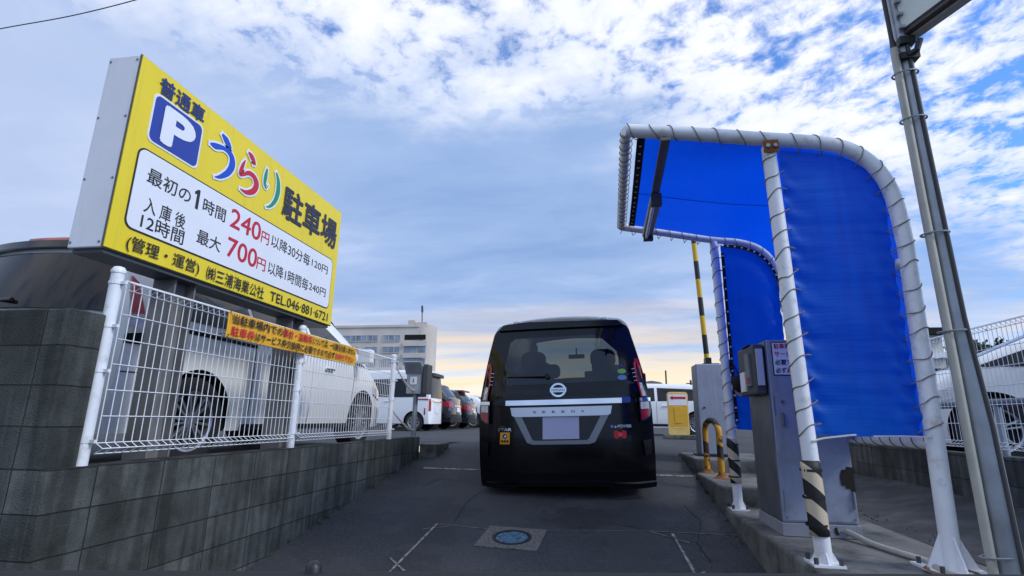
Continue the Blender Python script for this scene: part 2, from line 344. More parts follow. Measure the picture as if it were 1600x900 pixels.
# ------------------------------------------------------------------ builders
ORG = {}
def thing(name, label, cat, loc=(0, 0, 0), rot=(0, 0, 0), group=None):
    o = bpy.data.objects.new(name, None); C.objects.link(o); o.empty_display_size = 0.1
    o.location = loc; o.rotation_euler = rot; o['label'] = label; o['category'] = cat
    if group: o['group'] = group
    ORG[o.name] = Vector(loc); return o
def tag(o, label=None, cat=None, group=None, kind=None):
    if label: o['label'] = label
    if cat: o['category'] = cat
    if group: o['group'] = group
    if kind: o['kind'] = kind
    return o
def link_mesh(name, me, parent=None, world=False):
    o = bpy.data.objects.new(name, me); C.objects.link(o)
    if parent is not None:
        o.parent = parent
        if world:
            p = parent; off = Vector()
            while p is not None: off += Vector(p.location); p = p.parent
            me.transform(Matrix.Translation(-off))
    return o
class MB:
    def __init__(s): s.v = []; s.f = []; s.m = []
    def add(s, vs, fs, m=0):
        b = len(s.v); s.v += [tuple(x) for x in vs]; s.f += [tuple(i + b for i in f) for f in fs]; s.m += [m] * len(fs); return s
    def box(s, x0, x1, y0, y1, z0, z1, m=0, mtx=None):
        vs = [Vector((x, y, z)) for z in (z0, z1) for y in (y0, y1) for x in (x0, x1)]
        if mtx is not None: vs = [mtx @ v for v in vs]
        return s.add(vs, [(0, 2, 3, 1), (4, 5, 7, 6), (0, 1, 5, 4), (2, 6, 7, 3), (0, 4, 6, 2), (1, 3, 7, 5)], m)
    def tube(s, pts, r, n=8, m=0, caps=True, closed=False):
        pts = [Vector(p) for p in pts]; k = len(pts); rs = r if isinstance(r, (list, tuple)) else [r] * k
        vs = []; prev = None
        for i, p in enumerate(pts):
            a = pts[(i - 1) % k] if closed else pts[max(i - 1, 0)]; b = pts[(i + 1) % k] if closed else pts[min(i + 1, k - 1)]
            t = (b - a).normalized() if (b - a).length > 1e-9 else Vector((0, 0, 1))
            if prev is None:
                u = t.orthogonal().normalized()
            else:
                u = prev - t * prev.dot(t)
                u = u.normalized() if u.length > 1e-6 else t.orthogonal().normalized()
            prev = u; w_ = t.cross(u)
            for j in range(n):
                an = 2 * math.pi * (j + 0.5) / n
                vs.append(p + (u * math.cos(an) + w_ * math.sin(an)) * rs[i])
        fs = []
        for i in range(k if closed else k - 1):
            for j in range(n):
                i2 = (i + 1) % k
                fs.append((i * n + j, i * n + (j + 1) % n, i2 * n + (j + 1) % n, i2 * n + j))
        if caps and not closed: fs += [tuple(range(n - 1, -1, -1)), tuple((k - 1) * n + j for j in range(n))]
        return s.add(vs, fs, m)
    def lathe(s, prof, n=24, m=0, mtx=None, caps=False):      # prof: (radius, height along local z)
        vs = []; fs = []
        for (r, h) in prof:
            for j in range(n):
                a = 2 * math.pi * j / n; v = Vector((r * math.cos(a), r * math.sin(a), h)); vs.append(mtx @ v if mtx is not None else v)
        for i in range(len(prof) - 1):
            for j in range(n): fs.append((i * n + j, i * n + (j + 1) % n, (i + 1) * n + (j + 1) % n, (i + 1) * n + j))
        if caps: fs += [tuple(range(n - 1, -1, -1)), tuple((len(prof) - 1) * n + j for j in range(n))]
        return s.add(vs, fs, m)
    def prism(s, poly, h0, h1, m=0, mtx=None):                # poly in local xy, extruded along local z
        k = len(poly); vs = [Vector((x, y, h)) for h in (h0, h1) for x, y in poly]
        if mtx is not None: vs = [mtx @ v for v in vs]
        return s.add(vs, [tuple(range(k - 1, -1, -1)), tuple(range(k, 2 * k))] + [(i, (i + 1) % k, k + (i + 1) % k, k + i) for i in range(k)], m)
    def mesh(s, name, mats):
        me = bpy.data.meshes.new(name); me.from_pydata(s.v, [], s.f)
        for x in (mats if isinstance(mats, (list, tuple)) else [mats]): me.materials.append(x)
        for p, i in zip(me.polygons, s.m): p.material_index = i
        bm = bmesh.new(); bm.from_mesh(me); bmesh.ops.recalc_face_normals(bm, faces=bm.faces); bm.to_mesh(me); bm.free()
        return me
    def build(s, name, mats, parent=None, world=False, smooth=None, bevel=0.0, solid=0.0):
        me = s.mesh(name, mats)
        if smooth is not None:
            for p in me.polygons: p.use_smooth = True
            me.set_sharp_from_angle(angle=R_(smooth))
        o = link_mesh(name, me, parent, world)
        if solid:
            md = o.modifiers.new('solid', 'SOLIDIFY'); md.thickness = solid; md.offset = 0
        if bevel:
            md = o.modifiers.new('bevel', 'BEVEL'); md.width = bevel; md.segments = 2; md.limit_method = 'ANGLE'; md.angle_limit = R_(40)
        return o
def build_each(mb, name, mats, parent=None, world=False, smooth=None, bevel=0.0):
    """one object per connected piece"""
    par = list(range(len(mb.v)))
    def find(i):
        while par[i] != i: par[i] = par[par[i]]; i = par[i]
        return i
    for f in mb.f:
        for i in f[1:]: par[find(i)] = find(f[0])
    groups = {}
    for f, m in zip(mb.f, mb.m): groups.setdefault(find(f[0]), []).append((f, m))
    out = []
    for fs in groups.values():
        ids = sorted({i for f, _ in fs for i in f}); ix = {i: k for k, i in enumerate(ids)}
        b = MB(); b.v = [mb.v[i] for i in ids]; b.f = [tuple(ix[i] for i in f) for f, _ in fs]; b.m = [m for _, m in fs]
        out.append(b.build(name, mats, parent, world, smooth, bevel))
    return out
def tube_obj(name, pts, r, m, parent=None, n=10, world=False, smooth=50):
    return MB().tube(pts, r, n).build(name, m, parent, world, smooth)
def catmull(pts, k=8):
    pts = [Vector(p) for p in pts]; out = []
    for i in range(len(pts) - 1):
        p0 = pts[max(i - 1, 0)]; p1 = pts[i]; p2 = pts[i + 1]; p3 = pts[min(i + 2, len(pts) - 1)]
        for j in range(k):
            t = j / k
            out.append(0.5 * ((2 * p1) + (p2 - p0) * t + (2 * p0 - 5 * p1 + 4 * p2 - p3) * t * t + (3 * p1 - p0 - 3 * p2 + p3) * t ** 3))
    out.append(pts[-1]); return out
def rrect(x0, x1, y0, y1, r, n=6):
    out = []
    for cx, cy, a0 in ((x1 - r, y1 - r, 0), (x0 + r, y1 - r, 90), (x0 + r, y0 + r, 180), (x1 - r, y0 + r, 270)):
        for i in range(n + 1):
            a = R_(a0 + 90 * i / n); out.append((cx + r * math.cos(a), cy + r * math.sin(a)))
    return out
def helix(path, rad, pitch, per=10, phase=0.0):
    path = [Vector(p) for p in path]; seg = [0]
    for a, b in zip(path, path[1:]): seg.append(seg[-1] + (b - a).length)
    n = max(2, int(seg[-1] / pitch * per)); out = []; prev = None; i = 0
    for k in range(n + 1):
        d = seg[-1] * k / n
        while i < len(path) - 2 and seg[i + 1] < d: i += 1
        t = (path[i + 1] - path[i]).normalized(); p = path[i] + t * (d - seg[i])
        u = t.orthogonal().normalized() if prev is None else (prev - t * prev.dot(t)).normalized()
        prev = u; w_ = t.cross(u); a = 2 * math.pi * d / pitch + phase
        out.append(p + (u * math.cos(a) + w_ * math.sin(a)) * rad)
    return out
_dg = None
def text_mesh(body, x0, x1, yc, h=None, bold=0.0, space=1.0):
    """flat lettering fitted between x0 and x1, centred on yc; h forces the height; bold thickens the strokes"""
    cu = bpy.data.curves.new('lettering', 'FONT'); cu.body = body; cu.size = 1.0; cu.space_character = space
    cu.resolution_u = 4
    o = bpy.data.objects.new('lettering_tmp', cu); C.objects.link(o)
    bpy.context.view_layer.update()
    me = bpy.data.meshes.new_from_object(o.evaluated_get(bpy.context.evaluated_depsgraph_get()))
    C.objects.unlink(o); bpy.data.objects.remove(o); bpy.data.curves.remove(cu)
    vs = [v.co.copy() for v in me.vertices]; fs = [tuple(p.vertices) for p in me.polygons]; bpy.data.meshes.remove(me)
    xs = [v.x for v in vs]; ys = [v.y for v in vs]
    sx = (x1 - x0) / (max(xs) - min(xs)); sy = h / (max(ys) - min(ys)) if h else sx
    mx, my = min(xs), (max(ys) + min(ys)) / 2
    out = []; of = []; n = len(vs)
    sh = [(0, 0)] if not bold else [(0, 0)] + [(bold * math.cos(2 * math.pi * k / 8), bold * math.sin(2 * math.pi * k / 8)) for k in range(8)]
    for k, (dx, dy) in enumerate(sh):      # strokes thickened by copies a hair apart in depth
        out += [((v.x + dx - mx) * sx + x0, (v.y + dy - my) * sy + yc, .00006 * k) for v in vs]; of += [tuple(i + n * k for i in f) for f in fs]
    me = bpy.data.meshes.new('lettering'); me.from_pydata(out, [], of); return me
def put(name, me, m, mtx, parent, world=True):
    me.materials.append(m); me.transform(mtx); return link_mesh(name, me, parent, world)

def drape(polys, fn, off=0.0, thick=0.0, step=0.08, m=None, name='panel', parent=None, smooth=35, fill=False, world=False):
    """2-D outline(s) (a,b) cut on a grid and laid onto a surface: fn(a,b,offset) -> point. Further outlines are holes."""
    bm = bmesh.new(); allp = []
    if len(polys) == 1:
        vs = [bm.verts.new((x, y, 0)) for x, y in polys[0]]; bm.faces.new(vs)
        bmesh.ops.triangulate(bm, faces=bm.faces)
    else:
        ed = []
        for P in polys:
            vs = [bm.verts.new((x, y, 0)) for x, y in P]
            for i in range(len(vs)): ed.append(bm.edges.new((vs[i], vs[(i + 1) % len(vs)])))
        bmesh.ops.triangle_fill(bm, use_beauty=True, use_dissolve=False, edges=ed)
    xs = [v.co.x for v in bm.verts]; ys = [v.co.y for v in bm.verts]
    for ax, lo, hi in ((0, min(xs), max(xs)), (1, min(ys), max(ys))):
        k = math.ceil(lo / step) * step
        while k < hi:
            co_ = Vector((k, 0, 0)) if ax == 0 else Vector((0, k, 0)); no = Vector((1, 0, 0)) if ax == 0 else Vector((0, 1, 0))
            bmesh.ops.bisect_plane(bm, geom=bm.verts[:] + bm.edges[:] + bm.faces[:], plane_co=co_, plane_no=no, dist=1e-5)
            k += step
    bmesh.ops.recalc_face_normals(bm, faces=bm.faces)
    if thick:
        base = bm.faces[:]; r = bmesh.ops.extrude_face_region(bm, geom=base)
        tops = [g for g in r['geom'] if isinstance(g, bmesh.types.BMVert)]
        st = set(tops)
        for v in bm.verts: v.co = fn(v.co.x, v.co.y, off + (thick if v in st else 0))
    else:
        for v in bm.verts: v.co = fn(v.co.x, v.co.y, off)
    bmesh.ops.recalc_face_normals(bm, faces=bm.faces)
    me = bpy.data.meshes.new(name); bm.to_mesh(me); bm.free(); me.materials.append(m)
    for p in me.polygons: p.use_smooth = True
    me.set_sharp_from_angle(angle=R_(smooth))
    return link_mesh(name, me, parent, world)

# ------------------------------------------------------------------ setting
LOT = -0.40
def rampz(y):
    if y <= 0.0: return -1.51
    return min(LOT, -1.51 + 0.147 * y)
ys = [-400, -14, -8, -4, -2, 0] + [0.25 * i for i in range(1, 30)] + [7.5, 7.56, 7.8]
mb = MB(); rows = []
XS = [-2.45, -2.2, -1.2, 0, 0.8, 1.1]
vs = [(x, y, rampz(y)) for y in ys for x in XS]
nx = len(XS)
mb.add(vs, [(i * nx + j, i * nx + j + 1, (i + 1) * nx + j + 1, (i + 1) * nx + j) for i in range(len(ys) - 1) for j in range(nx - 1)])
tag(mb.build('road', ASPH, smooth=60), kind='structure')
mb = MB()
mb.add([(-400, 7.8, LOT), (400, 7.8, LOT), (400, 4000, LOT), (-400, 4000, LOT)], [(0, 1, 2, 3)])
mb.add([(-400, 2.12, -.362), (-2.45, 2.12, -.362), (-2.45, 7.6, -.362), (-2.45, 9.5, LOT + .002), (-400, 9.5, LOT + .002), (-400, 7.6, -.362)], [(0, 1, 2, 5), (5, 2, 3, 4)])
mb.add([(2.95, 1.0, LOT), (400, 1.0, LOT), (400, 7.8, LOT), (2.95, 7.8, LOT)], [(0, 1, 2, 3)])
mb.add([(1.1, 7.3, LOT - .002), (2.95, 7.3, LOT - .002), (2.95, 7.8, LOT), (1.1, 7.8, LOT)], [(0, 1, 2, 3)])
mb.add([(-4000, 300, LOT - .3), (-400, 300, LOT - .3), (-400, 4000, LOT - .3), (-4000, 4000, LOT - .3)], [(0, 1, 2, 3)])
mb.add([(400, 300, LOT - .3), (4000, 300, LOT - .3), (4000, 4000, LOT - .3), (400, 4000, LOT - .3)], [(0, 1, 2, 3)])
tag(mb.build('ground', ASPH), kind='structure')
mb = MB()
mb.add([(-400, -400, -1.512), (-2.45, -400, -1.512), (-2.45, 2.1, -1.512), (-400, 2.1, -1.512)], [(0, 1, 2, 3)])
mb.add([(1.1, -400, -1.512), (400, -400, -1.512), (400, 0.95, -1.512), (1.1, 0.95, -1.512)], [(0, 1, 2, 3)])
tag(mb.build('street', ASPH), kind='structure')
# low concrete plinth of the gate island with two steps, and the sloping concrete up to the right wall
mb = MB()
mb.box(1.02, 1.95, 0.95, 5.13, -1.6, -0.70)
mb.box(1.02, 1.95, 5.13, 6.45, -1.6, -0.54)
mb.box(1.02, 1.95, 6.45, 7.75, -1.6, -0.396)
isl = mb.build('gate_island', CONC, bevel=0.02)
tag(isl, 'stepped concrete gate island kerbed along the right of the ramp', 'island')
mb = MB(); gx = [1.95, 2.2, 2.5, 2.75, 2.93]; gz = [-0.71, -0.70, -0.655, -0.60, -0.555]; gy = [0.95 + 0.34 * i for i in range(21)]
mb.add([(x, y, z + 0.012 * math.sin(3 * y + 5 * x)) for y in gy for x, z in zip(gx, gz)],
       [(i * 5 + j, i * 5 + j + 1, i * 5 + j + 6, i * 5 + j + 5) for i in range(20) for j in range(4)])
tag(mb.build('concrete_slope_ground', CONCD, smooth=60), kind='structure')
tag(MB().box(-2.345, -2.12, 6.9, 7.5, -0.6, -0.33).build('kerb_block', CONC, bevel=0.012), 'low grey kerb block just past the far end of left wall', 'kerb block')

# road markings: thin worn lines on the ramp (sheets 4 mm above)
mb = MB()
def gl(px, py):
    d = at(px, py, 1.0); t = -1.51 / (d.z - 0.147); return d * t
def rline(p, q, wd):
    a = gl(*p); b = gl(*q); a.z += .004; b.z += .004
    d = (b - a).normalized(); n_ = Vector((d.y, -d.x, 0)).normalized() * wd / 2
    k = 6; pts = []
    for i in range(k + 1):
        c = a.lerp(b, i / k); ww = random.uniform(0.6, 1.1); pts += [c - n_ * ww, c + n_ * ww]
    mb.add(pts, [(2 * i, 2 * i + 1, 2 * i + 3, 2 * i + 2) for i in range(k)])
for p, q, wd in [((683, 819), (606, 897), .022), ((609, 872), (632, 893), .022), ((660, 827), (712, 822), .012), ((683, 819), (760, 827), .013),
                 ((852, 829), (1010, 830), .008), ((1016, 831), (1078, 849), .014), ((1050, 833), (1087, 898), .022), ((1010, 830), (1152, 837), .012),
                 ((1093, 898), (1102, 894), .02)]:
    rline(p, q, wd)
mb.add([(-2.1, 6.32, rampz(6.32) + .004), (0.98, 6.32, rampz(6.32) + .004), (0.98, 6.37, rampz(6.37) + .004), (-2.1, 6.37, rampz(6.37) + .004)], [(0, 1, 2, 3)])
tag(mb.build('road_marking', LINE), kind='structure')

mb = MB()
def crack(pts):
    P = [gl(*p) for p in pts]
    Q = [P[0]]
    for a, b in zip(P, P[1:]):
        for i in range(1, 7): Q.append(a.lerp(b, i / 6) + Vector((random.uniform(-.012, .012), random.uniform(-.015, .015), 0)))
    vs = []
    for q in Q:
        q = Vector((q.x, q.y, -1.51 + .147 * q.y + .003)); wd = random.uniform(.002, .005); vs += [q - Vector((wd, wd * .6, 0)), q + Vector((wd, wd * .6, 0))]
    mb.add(vs, [(2 * i, 2 * i + 1, 2 * i + 3, 2 * i + 2) for i in range(len(Q) - 1)])
crack([(708, 818), (722, 795), (735, 780), (752, 768)]); crack([(1035, 834), (985, 822), (940, 818), (905, 825)]); crack([(660, 760), (690, 748), (715, 752)]); crack([(1110, 880), (1090, 850), (1095, 815), (1070, 790)])
tag(mb.build('road_crack', MATTBLK), kind='structure')
# manhole: square collar with a round blue lid
c = gl(800, 841); pm = Matrix.Translation(c) @ Matrix.Rotation(math.atan(0.147), 4, 'X')
mh = thing('manhole', 'square concrete manhole with round blue lid in the ramp', 'manhole', c)
COLLAR = mat('exposed_aggregate', (0.13, 0.125, 0.11), 0.95, var=0.55, vscale=60, bump=0.8, bscale=90)
T = Matrix.Rotation(math.atan(0.147), 4, 'X') @ Matrix.Rotation(R_(-4), 4, 'Z')
ring = [(0.15 * math.cos(2 * math.pi * i / 32), 0.15 * math.sin(2 * math.pi * i / 32)) for i in range(32)]
drape([[(-.235, -.215), (.235, -.215), (.235, .215), (-.235, .215)], ring[::-1]], lambda a, b, o: T @ Vector((a, b, o)), off=-0.03, thick=0.037, step=0.5, m=COLLAR, name='collar', parent=mh)
MB().lathe([(.15, .004), (.15, .011), (.126, .011), (.126, .0)], 32, mtx=T).build('rim', BLACK, mh, smooth=40)
LID = mat('blue_lid', (0.09, 0.21, 0.31), 0.6, var=0.3, vscale=20, grime=(0.05, 0.055, 0.05), gscale=25, gamt=0.45)
mb = MB().lathe([(.001, .005), (.122, .005), (.122, -.01)], 32, mtx=T)
for r_ in (.03, .06, .09, .114): mb.lathe([(r_ - .005, .0052), (r_ - .004, .009), (r_ + .004, .009), (r_ + .005, .0052)], 32, mtx=T)
for k in range(12):
    a = math.pi * k / 6; mb.box(.034, .11, -.003, .003, .0051, .008, mtx=T @ Matrix.Rotation(a, 4, 'Z'))
mb.build('lid', LID, mh, smooth=40)
tag(MB().box(-.6, .6, 0, .01, 0, .002).build('tmp', LINE), 'x', 'x') if False else None

# ------------------------------------------------------------------ left block wall, tall wall, fence
mb = MB().box(-2.49, -2.345, 2.04, 6.9, -1.6, -0.24)
tag(mb.build('low_block_wall', BLOCK, bevel=0.006), 'low dark concrete block wall below the white fence left of the ramp', 'wall')
mb = MB().box(-9.0, -2.385, 2.036, 2.205, -1.6, 0.468)
tag(mb.build('tall_block_wall', BLOCK, bevel=0.006), 'tall concrete block wall facing the street at the left', 'wall')
mb = MB().box(-3.62, -3.45, 2.30, 2.45, -0.4, 0.82)
tag(at(0, 400, 2.5) and mb.build('concrete_post', CONC, bevel=0.01), 'grey concrete post poking above tall block wall at far left edge', 'post')

FX = -2.405
def mesh_fence(y0, y1, x, zb, zt, parent, pitch=0.05, sgn=1):
    mb = MB(); n = int(round((y1 - y0) / pitch)); d = 0.042 * sgn; r = 0.0027
    for i in range(n + 1):
        y = y0 + (y1 - y0) * i / n
        mb.tube([(x, y, zb + .0), (x + d, y, zb + .025), (x, y, zb + .05), (x, y, zt - .05), (x + d, y, zt - .02), (x - .2 * d, y, zt), (x, y, zt - .05)], r, 4, caps=False)
    hs = [zb + .05 + (zt - .1 - zb) * k / 6 for k in range(7)]
    for z in hs: mb.tube([(x + .005 * sgn, y0, z), (x + .005 * sgn, y1, z)], r, 4)
    for dx, z in ((d, zb + .025), (0, zb), (d, zt - .02), (-.2 * d, zt), (.5 * d, zt - .01)): mb.tube([(x + dx, y0, z), (x + dx, y1, z)], r * 1.15, 4)
    return mb.build('mesh_panel', WWIRE, parent, True)
fe = thing('mesh_fence', 'white wire mesh fence with three round posts on the low left wall', 'fence', (FX, 4.0, -0.24))
PY = [2.24, 3.98, 5.98]
for y in PY:
    ztop = 0.70
    p = MB().tube([(FX, y, -.245), (FX, y, ztop)], .030, 16).lathe([(.033, ztop - .01), (.034, ztop + .005), (.024, ztop + .022), (.004, ztop + .028)], 16, mtx=Matrix.Translation((FX, y, 0))).build('post', WPAINT, fe, True, smooth=40)
    for z in (-.13, .20, .42, .64):
        mb = MB()
        mb.lathe([(.0335, z - .008), (.0335, z + .008)], 14, mtx=Matrix.Translation((FX, y, 0)))
        mb.box(FX + .025, FX + .06, y - .008, y + .008, z - .008, z + .008)
        cl = mb.build('clamp', WPAINT, p); cl.data.transform(Matrix.Translation(-Vector(fe.location)))
for a, b in zip(PY, PY[1:]): mesh_fence(a + .05, b - .05, FX + .012, -.19, .665, fe)

# warning banner tied to the fence
bn = thing('warning_banner', 'orange warning banner with black and red writing tied to left fence', 'banner', (-2.345, 3.93, .48))
BX = -2.342
bmtx = Matrix(((0, 0, 1, BX), (1, 0, 0, 3.0), (0, 1, 0, 0), (0, 0, 0, 1)))   # local x->Y, y->Z, z->X
mb = MB(); n = 24; vs = []
BW = 1.85
for i in range(n + 1):
    u = BW * i / n; sg = .004 * math.sin(9 * u)
    for k in range(4): vs.append(bmtx @ Vector((u, .484 + .165 * k / 3 + sg * .5, .003 * math.sin(14 * u + k))))
mb.add(vs, [(i * 4 + k, i * 4 + k + 1, i * 4 + k + 5, i * 4 + k + 4) for i in range(n) for k in range(3)])
mb.build('cloth', BANY, bn, True, smooth=60)
def btext(s, a, b, zc_, m, h): put('lettering', text_mesh(s, a, b, zc_, h * 1.06, bold=0.018), m, bmtx @ Matrix.Translation((0, 0, .009)), bn)
btext('当駐車場内での', .04, .60, .607, INK, .058); btext('事故・盗難等', .61, 1.02, .607, REDI, .056); btext('については、一切責任を負いません', 1.03, 1.81, .607, INK, .056)
btext('駐車券', .04, .28, .528, REDI, .058); btext('はサービス券交換時に必要ですので必ず', .29, 1.42, .528, INK, .056); btext('お持ち下さい', 1.43, 1.79, .528, REDI, .056)
mb = MB()
for u, z in ((.01, .645), (.62, .648), (1.25, .648), (1.84, .645), (.01, .488), (.8, .486), (1.84, .488)):
    p = bmtx @ Vector((u, z, .006)); mb.tube([p, p + Vector((.004, .012, .012)), p + Vector((-.05, .01, .02)), p + Vector((-.06, -.01, 0))], .0022, 5)
    mb.tube([p, p + Vector((.01, .015, -.03)), p + Vector((.012, .01, -.055))], .002, 5)
build_each(mb, 'tie', BLACK, bn, True)

# ------------------------------------------------------------------ big yellow parking sign
SX = -2.45
sg = thing('parking_sign', 'big yellow box sign for the car park on two brown steel posts', 'sign', (-2.56, 3.35, LOT))
smtx = Matrix(((0, 0, 1, SX), (1, 0, 0, 0), (0, 1, 0, 0), (0, 0, 0, 1)))
Y0, Y1, Z0, Z1 = 2.17, 4.515, .812, 1.93
MB().box(SX - .215, SX - .012, Y0, Y1, Z0, Z1).build('cabinet', SIGNE, sg, True, bevel=.006)
MB().box(SX - .010, SX, Y0 + .004, Y1 - .004, Z0 + .004, Z1 - .004).build('face', SIGNY, sg, True, bevel=.003)
MB().box(SX - .20, SX - .02, Y0 + .02, Y1 - .02, Z0 - .022, Z0 - .002).build('underside_tray', DGREY, sg, True)
mb = MB()
for z in (Z0 + .03, Z0 + .38, Z0 + .74, Z1 - .03):
    for x in (SX - .20, SX - .03): mb.lathe([(.001, .003), (.007, .002), (.008, 0)], 8, mtx=Matrix.Translation((x, Y0 - .0005, z)) @ Matrix.Rotation(R_(90), 4, 'X'))
build_each(mb, 'screw', STAIN, sg, True)
MB().box(SX - .0125, SX - .0085, Y0 - .002, Y1 + .002, Z0 - .002, Z1 + .002).build('edge_seam', DGREY, sg, True)
for yp in (2.80, 4.06):
    mb = MB(); x_ = SX - .13; hw = .085
    mb.box(x_ - .075, x_ + .075, yp - hw, yp - hw + .012, LOT, Z0 + .1); mb.box(x_ - .075, x_ + .075, yp + hw - .012, yp + hw, LOT, Z0 + .1); mb.box(x_ - .008, x_ + .008, yp - hw + .012, yp + hw - .012, LOT, Z0 + .1)
    mb.build('post', GALVB, sg, True)
def plate2(poly, m, off, name='plate'):
    return MB().prism(poly, off - .003, off, mtx=smtx).build(name, m, sg, True)
def stext(s, a, b, zc_, m, h=None, bold=0.0, off=.006): return put('lettering', text_mesh(s, a, b, zc_, h, bold), m, smtx @ Matrix.Translation((0, 0, off)), sg)
plate2(rrect(2.253, 4.43, .952, 1.424, .05), INK, .003, 'panel_border'); plate2(rrect(2.262, 4.421, .961, 1.415, .045), SIGNW, .005, 'price_panel')
stext('普通車', 2.305, 2.655, 1.838, NAVY, .105, .02)
plate2(rrect(2.285, 2.668, 1.474, 1.778, .04), SIGNW, .003, 'mark_border'); plate2(rrect(2.297, 2.656, 1.486, 1.766, .034), PBLUE, .005, 'parking_mark')
stext('P', 2.385, 2.59, 1.626, SIGNW, .21, .045, .0075)
stext('駐車場', 3.57, 4.44, 1.662, DNAVY, .265, .022)
stext('最初の', 2.335, 2.655, 1.288, INK, .092, .008); plate2([(2.700, 1.235), (2.724, 1.235), (2.724, 1.362), (2.706, 1.362), (2.680, 1.338), (2.686, 1.322), (2.700, 1.332)], INK, .006, 'lettering'); stext('時間', 2.762, 2.968, 1.288, INK, .092, .008)
stext('240', 3.02, 3.345, 1.305, REDI, .132, .012); stext('円', 3.36, 3.452, 1.285, REDI, .088, .01)
stext('以降30分毎', 3.483, 4.035, 1.297, INK, .098, .006); stext('120円', 4.07, 4.345, 1.296, INK, .072, .006)
stext('入 庫 後', 2.35, 2.648, 1.12, INK, .092, .008); stext('12時間', 2.348, 2.655, 1.024, INK, .09, .008)
stext('最大', 2.755, 2.965, 1.078, INK, .092, .008); stext('700', 3.028, 3.342, 1.10, REDI, .132, .012); stext('円', 3.35, 3.45, 1.08, REDI, .088, .01)
stext('以降1時間毎', 3.485, 4.05, 1.085, INK, .098, .006); stext('240円', 4.066, 4.348, 1.085, INK, .072, .006)
stext('(管理・運営)', 2.29, 2.815, .876, INK, .092, .008); stext('㈱三浦海業公社', 2.88, 3.475, .876, INK, .09, .008); stext('TEL.046·881·6721', 3.553, 4.43, .879, INK, .074, 0.004)
# brush-written hiragana: strokes of changing width with a pale outline
def brush(strokes, x0, z0, sc, m):
    for halo in (1, 0):
        mb = MB()
        for st in strokes:
            pts = catmull([(p[0], p[1], p[2]) for p in st], 7)
            vs = []
            for i, p in enumerate(pts):
                a = pts[max(i - 1, 0)]; b = pts[min(i + 1, len(pts) - 1)]; d = Vector((b.x - a.x, b.y - a.y, 0)).normalized()
                if halo and i == 0: p = p - d * .05
                if halo and i == len(pts) - 1: p = p + d * .05
                nn = Vector((-d.y, d.x)); wd = p.z * .44 + (.045 if halo else 0)
                for sgn in (1, -1): vs.append(smtx @ Vector((x0 + (p.x + nn.x * wd * sgn) * sc, z0 + (p.y + nn.y * wd * sgn) * sc, .0045 + (0 if halo else .0025))))
            mb.add(vs, [(2 * i, 2 * i + 1, 2 * i + 3, 2 * i + 2) for i in range(len(pts) - 1)])
        mb.build('lettering', SIGNW if halo else m, sg, True)
brush([[(.38, .97, .05), (.52, .90, .17), (.66, .80, .10), (.60, .76, .02)],
       [(.10, .60, .04), (.25, .62, .14), (.50, .70, .10), (.72, .66, .15), (.80, .48, .20), (.72, .26, .17), (.52, .06, .10), (.36, -.02, .02)]], 2.705, 1.51, .315, BLUEI)
brush([[(.36, .98, .05), (.50, .92, .16), (.62, .82, .09), (.57, .78, .02)],
       [(.30, .74, .03), (.24, .58, .11), (.20, .38, .12), (.26, .36, .08), (.46, .50, .12), (.66, .50, .15), (.78, .36, .20), (.70, .16, .17), (.48, .03, .11), (.26, .02, .02)]], 2.985, 1.525, .31, REDI)
brush([[(.22, .90, .06), (.20, .70, .13), (.20, .50, .10), (.28, .42, .03), (.34, .52, .02)],
       [(.58, .98, .06), (.70, .80, .14), (.74, .55, .18), (.68, .28, .15), (.52, .06, .09), (.36, -.03, .02)]], 3.255, 1.53, .31, GREENI)

# ------------------------------------------------------------------ vehicles
def wheel(parent, loc, R, wd, side, spokes=10, rimm=None, detail=True):
    wt = bpy.data.objects.new('wheel', None); C.objects.link(wt); wt.parent = parent; wt.location = loc; wt.empty_display_size = .05
    mx = Matrix.Rotation(R_(90) * side, 4, 'Y')          # local z points outward
    rr = R * .68
    MB().lathe([(rr, -wd), (R * .93, -wd), (R, -wd * .85), (R, -.02), (R * .97, 0), (R * .80, .006), (rr, -.004), (rr, -wd)], 36, mtx=mx).build('tyre', RUBBER, wt, smooth=35)
    mb = MB(); mb.lathe([(rr, -wd * .8), (rr, -.004), (rr * .93, -.012), (rr * .92, -.07)], 36, mtx=mx)
    mb.lathe([(.001, -.012), (R * .11, -.014), (R * .13, -.03)], 16, mtx=mx)
    for i in range(spokes):
        a = 2 * math.pi * i / spokes
        for da in (-.06, .06):
            q = [(R * .09, da * .3 * R - .008), (rr * .94, da * R * 1.6 - .009), (rr * .94, da * R * 1.6 + .009), (R * .09, da * .3 * R + .008)]
            mb.prism(q, -.034, -.014, mtx=mx @ Matrix.Rotation(a, 4, 'Z'))
    mb.lathe([(.001, -.075), (rr * .93, -.075)], 24, m=1, mtx=mx)
    mb.build('rim', [rimm or ALLOY, MATTBLK], wt, smooth=35)
    return wt

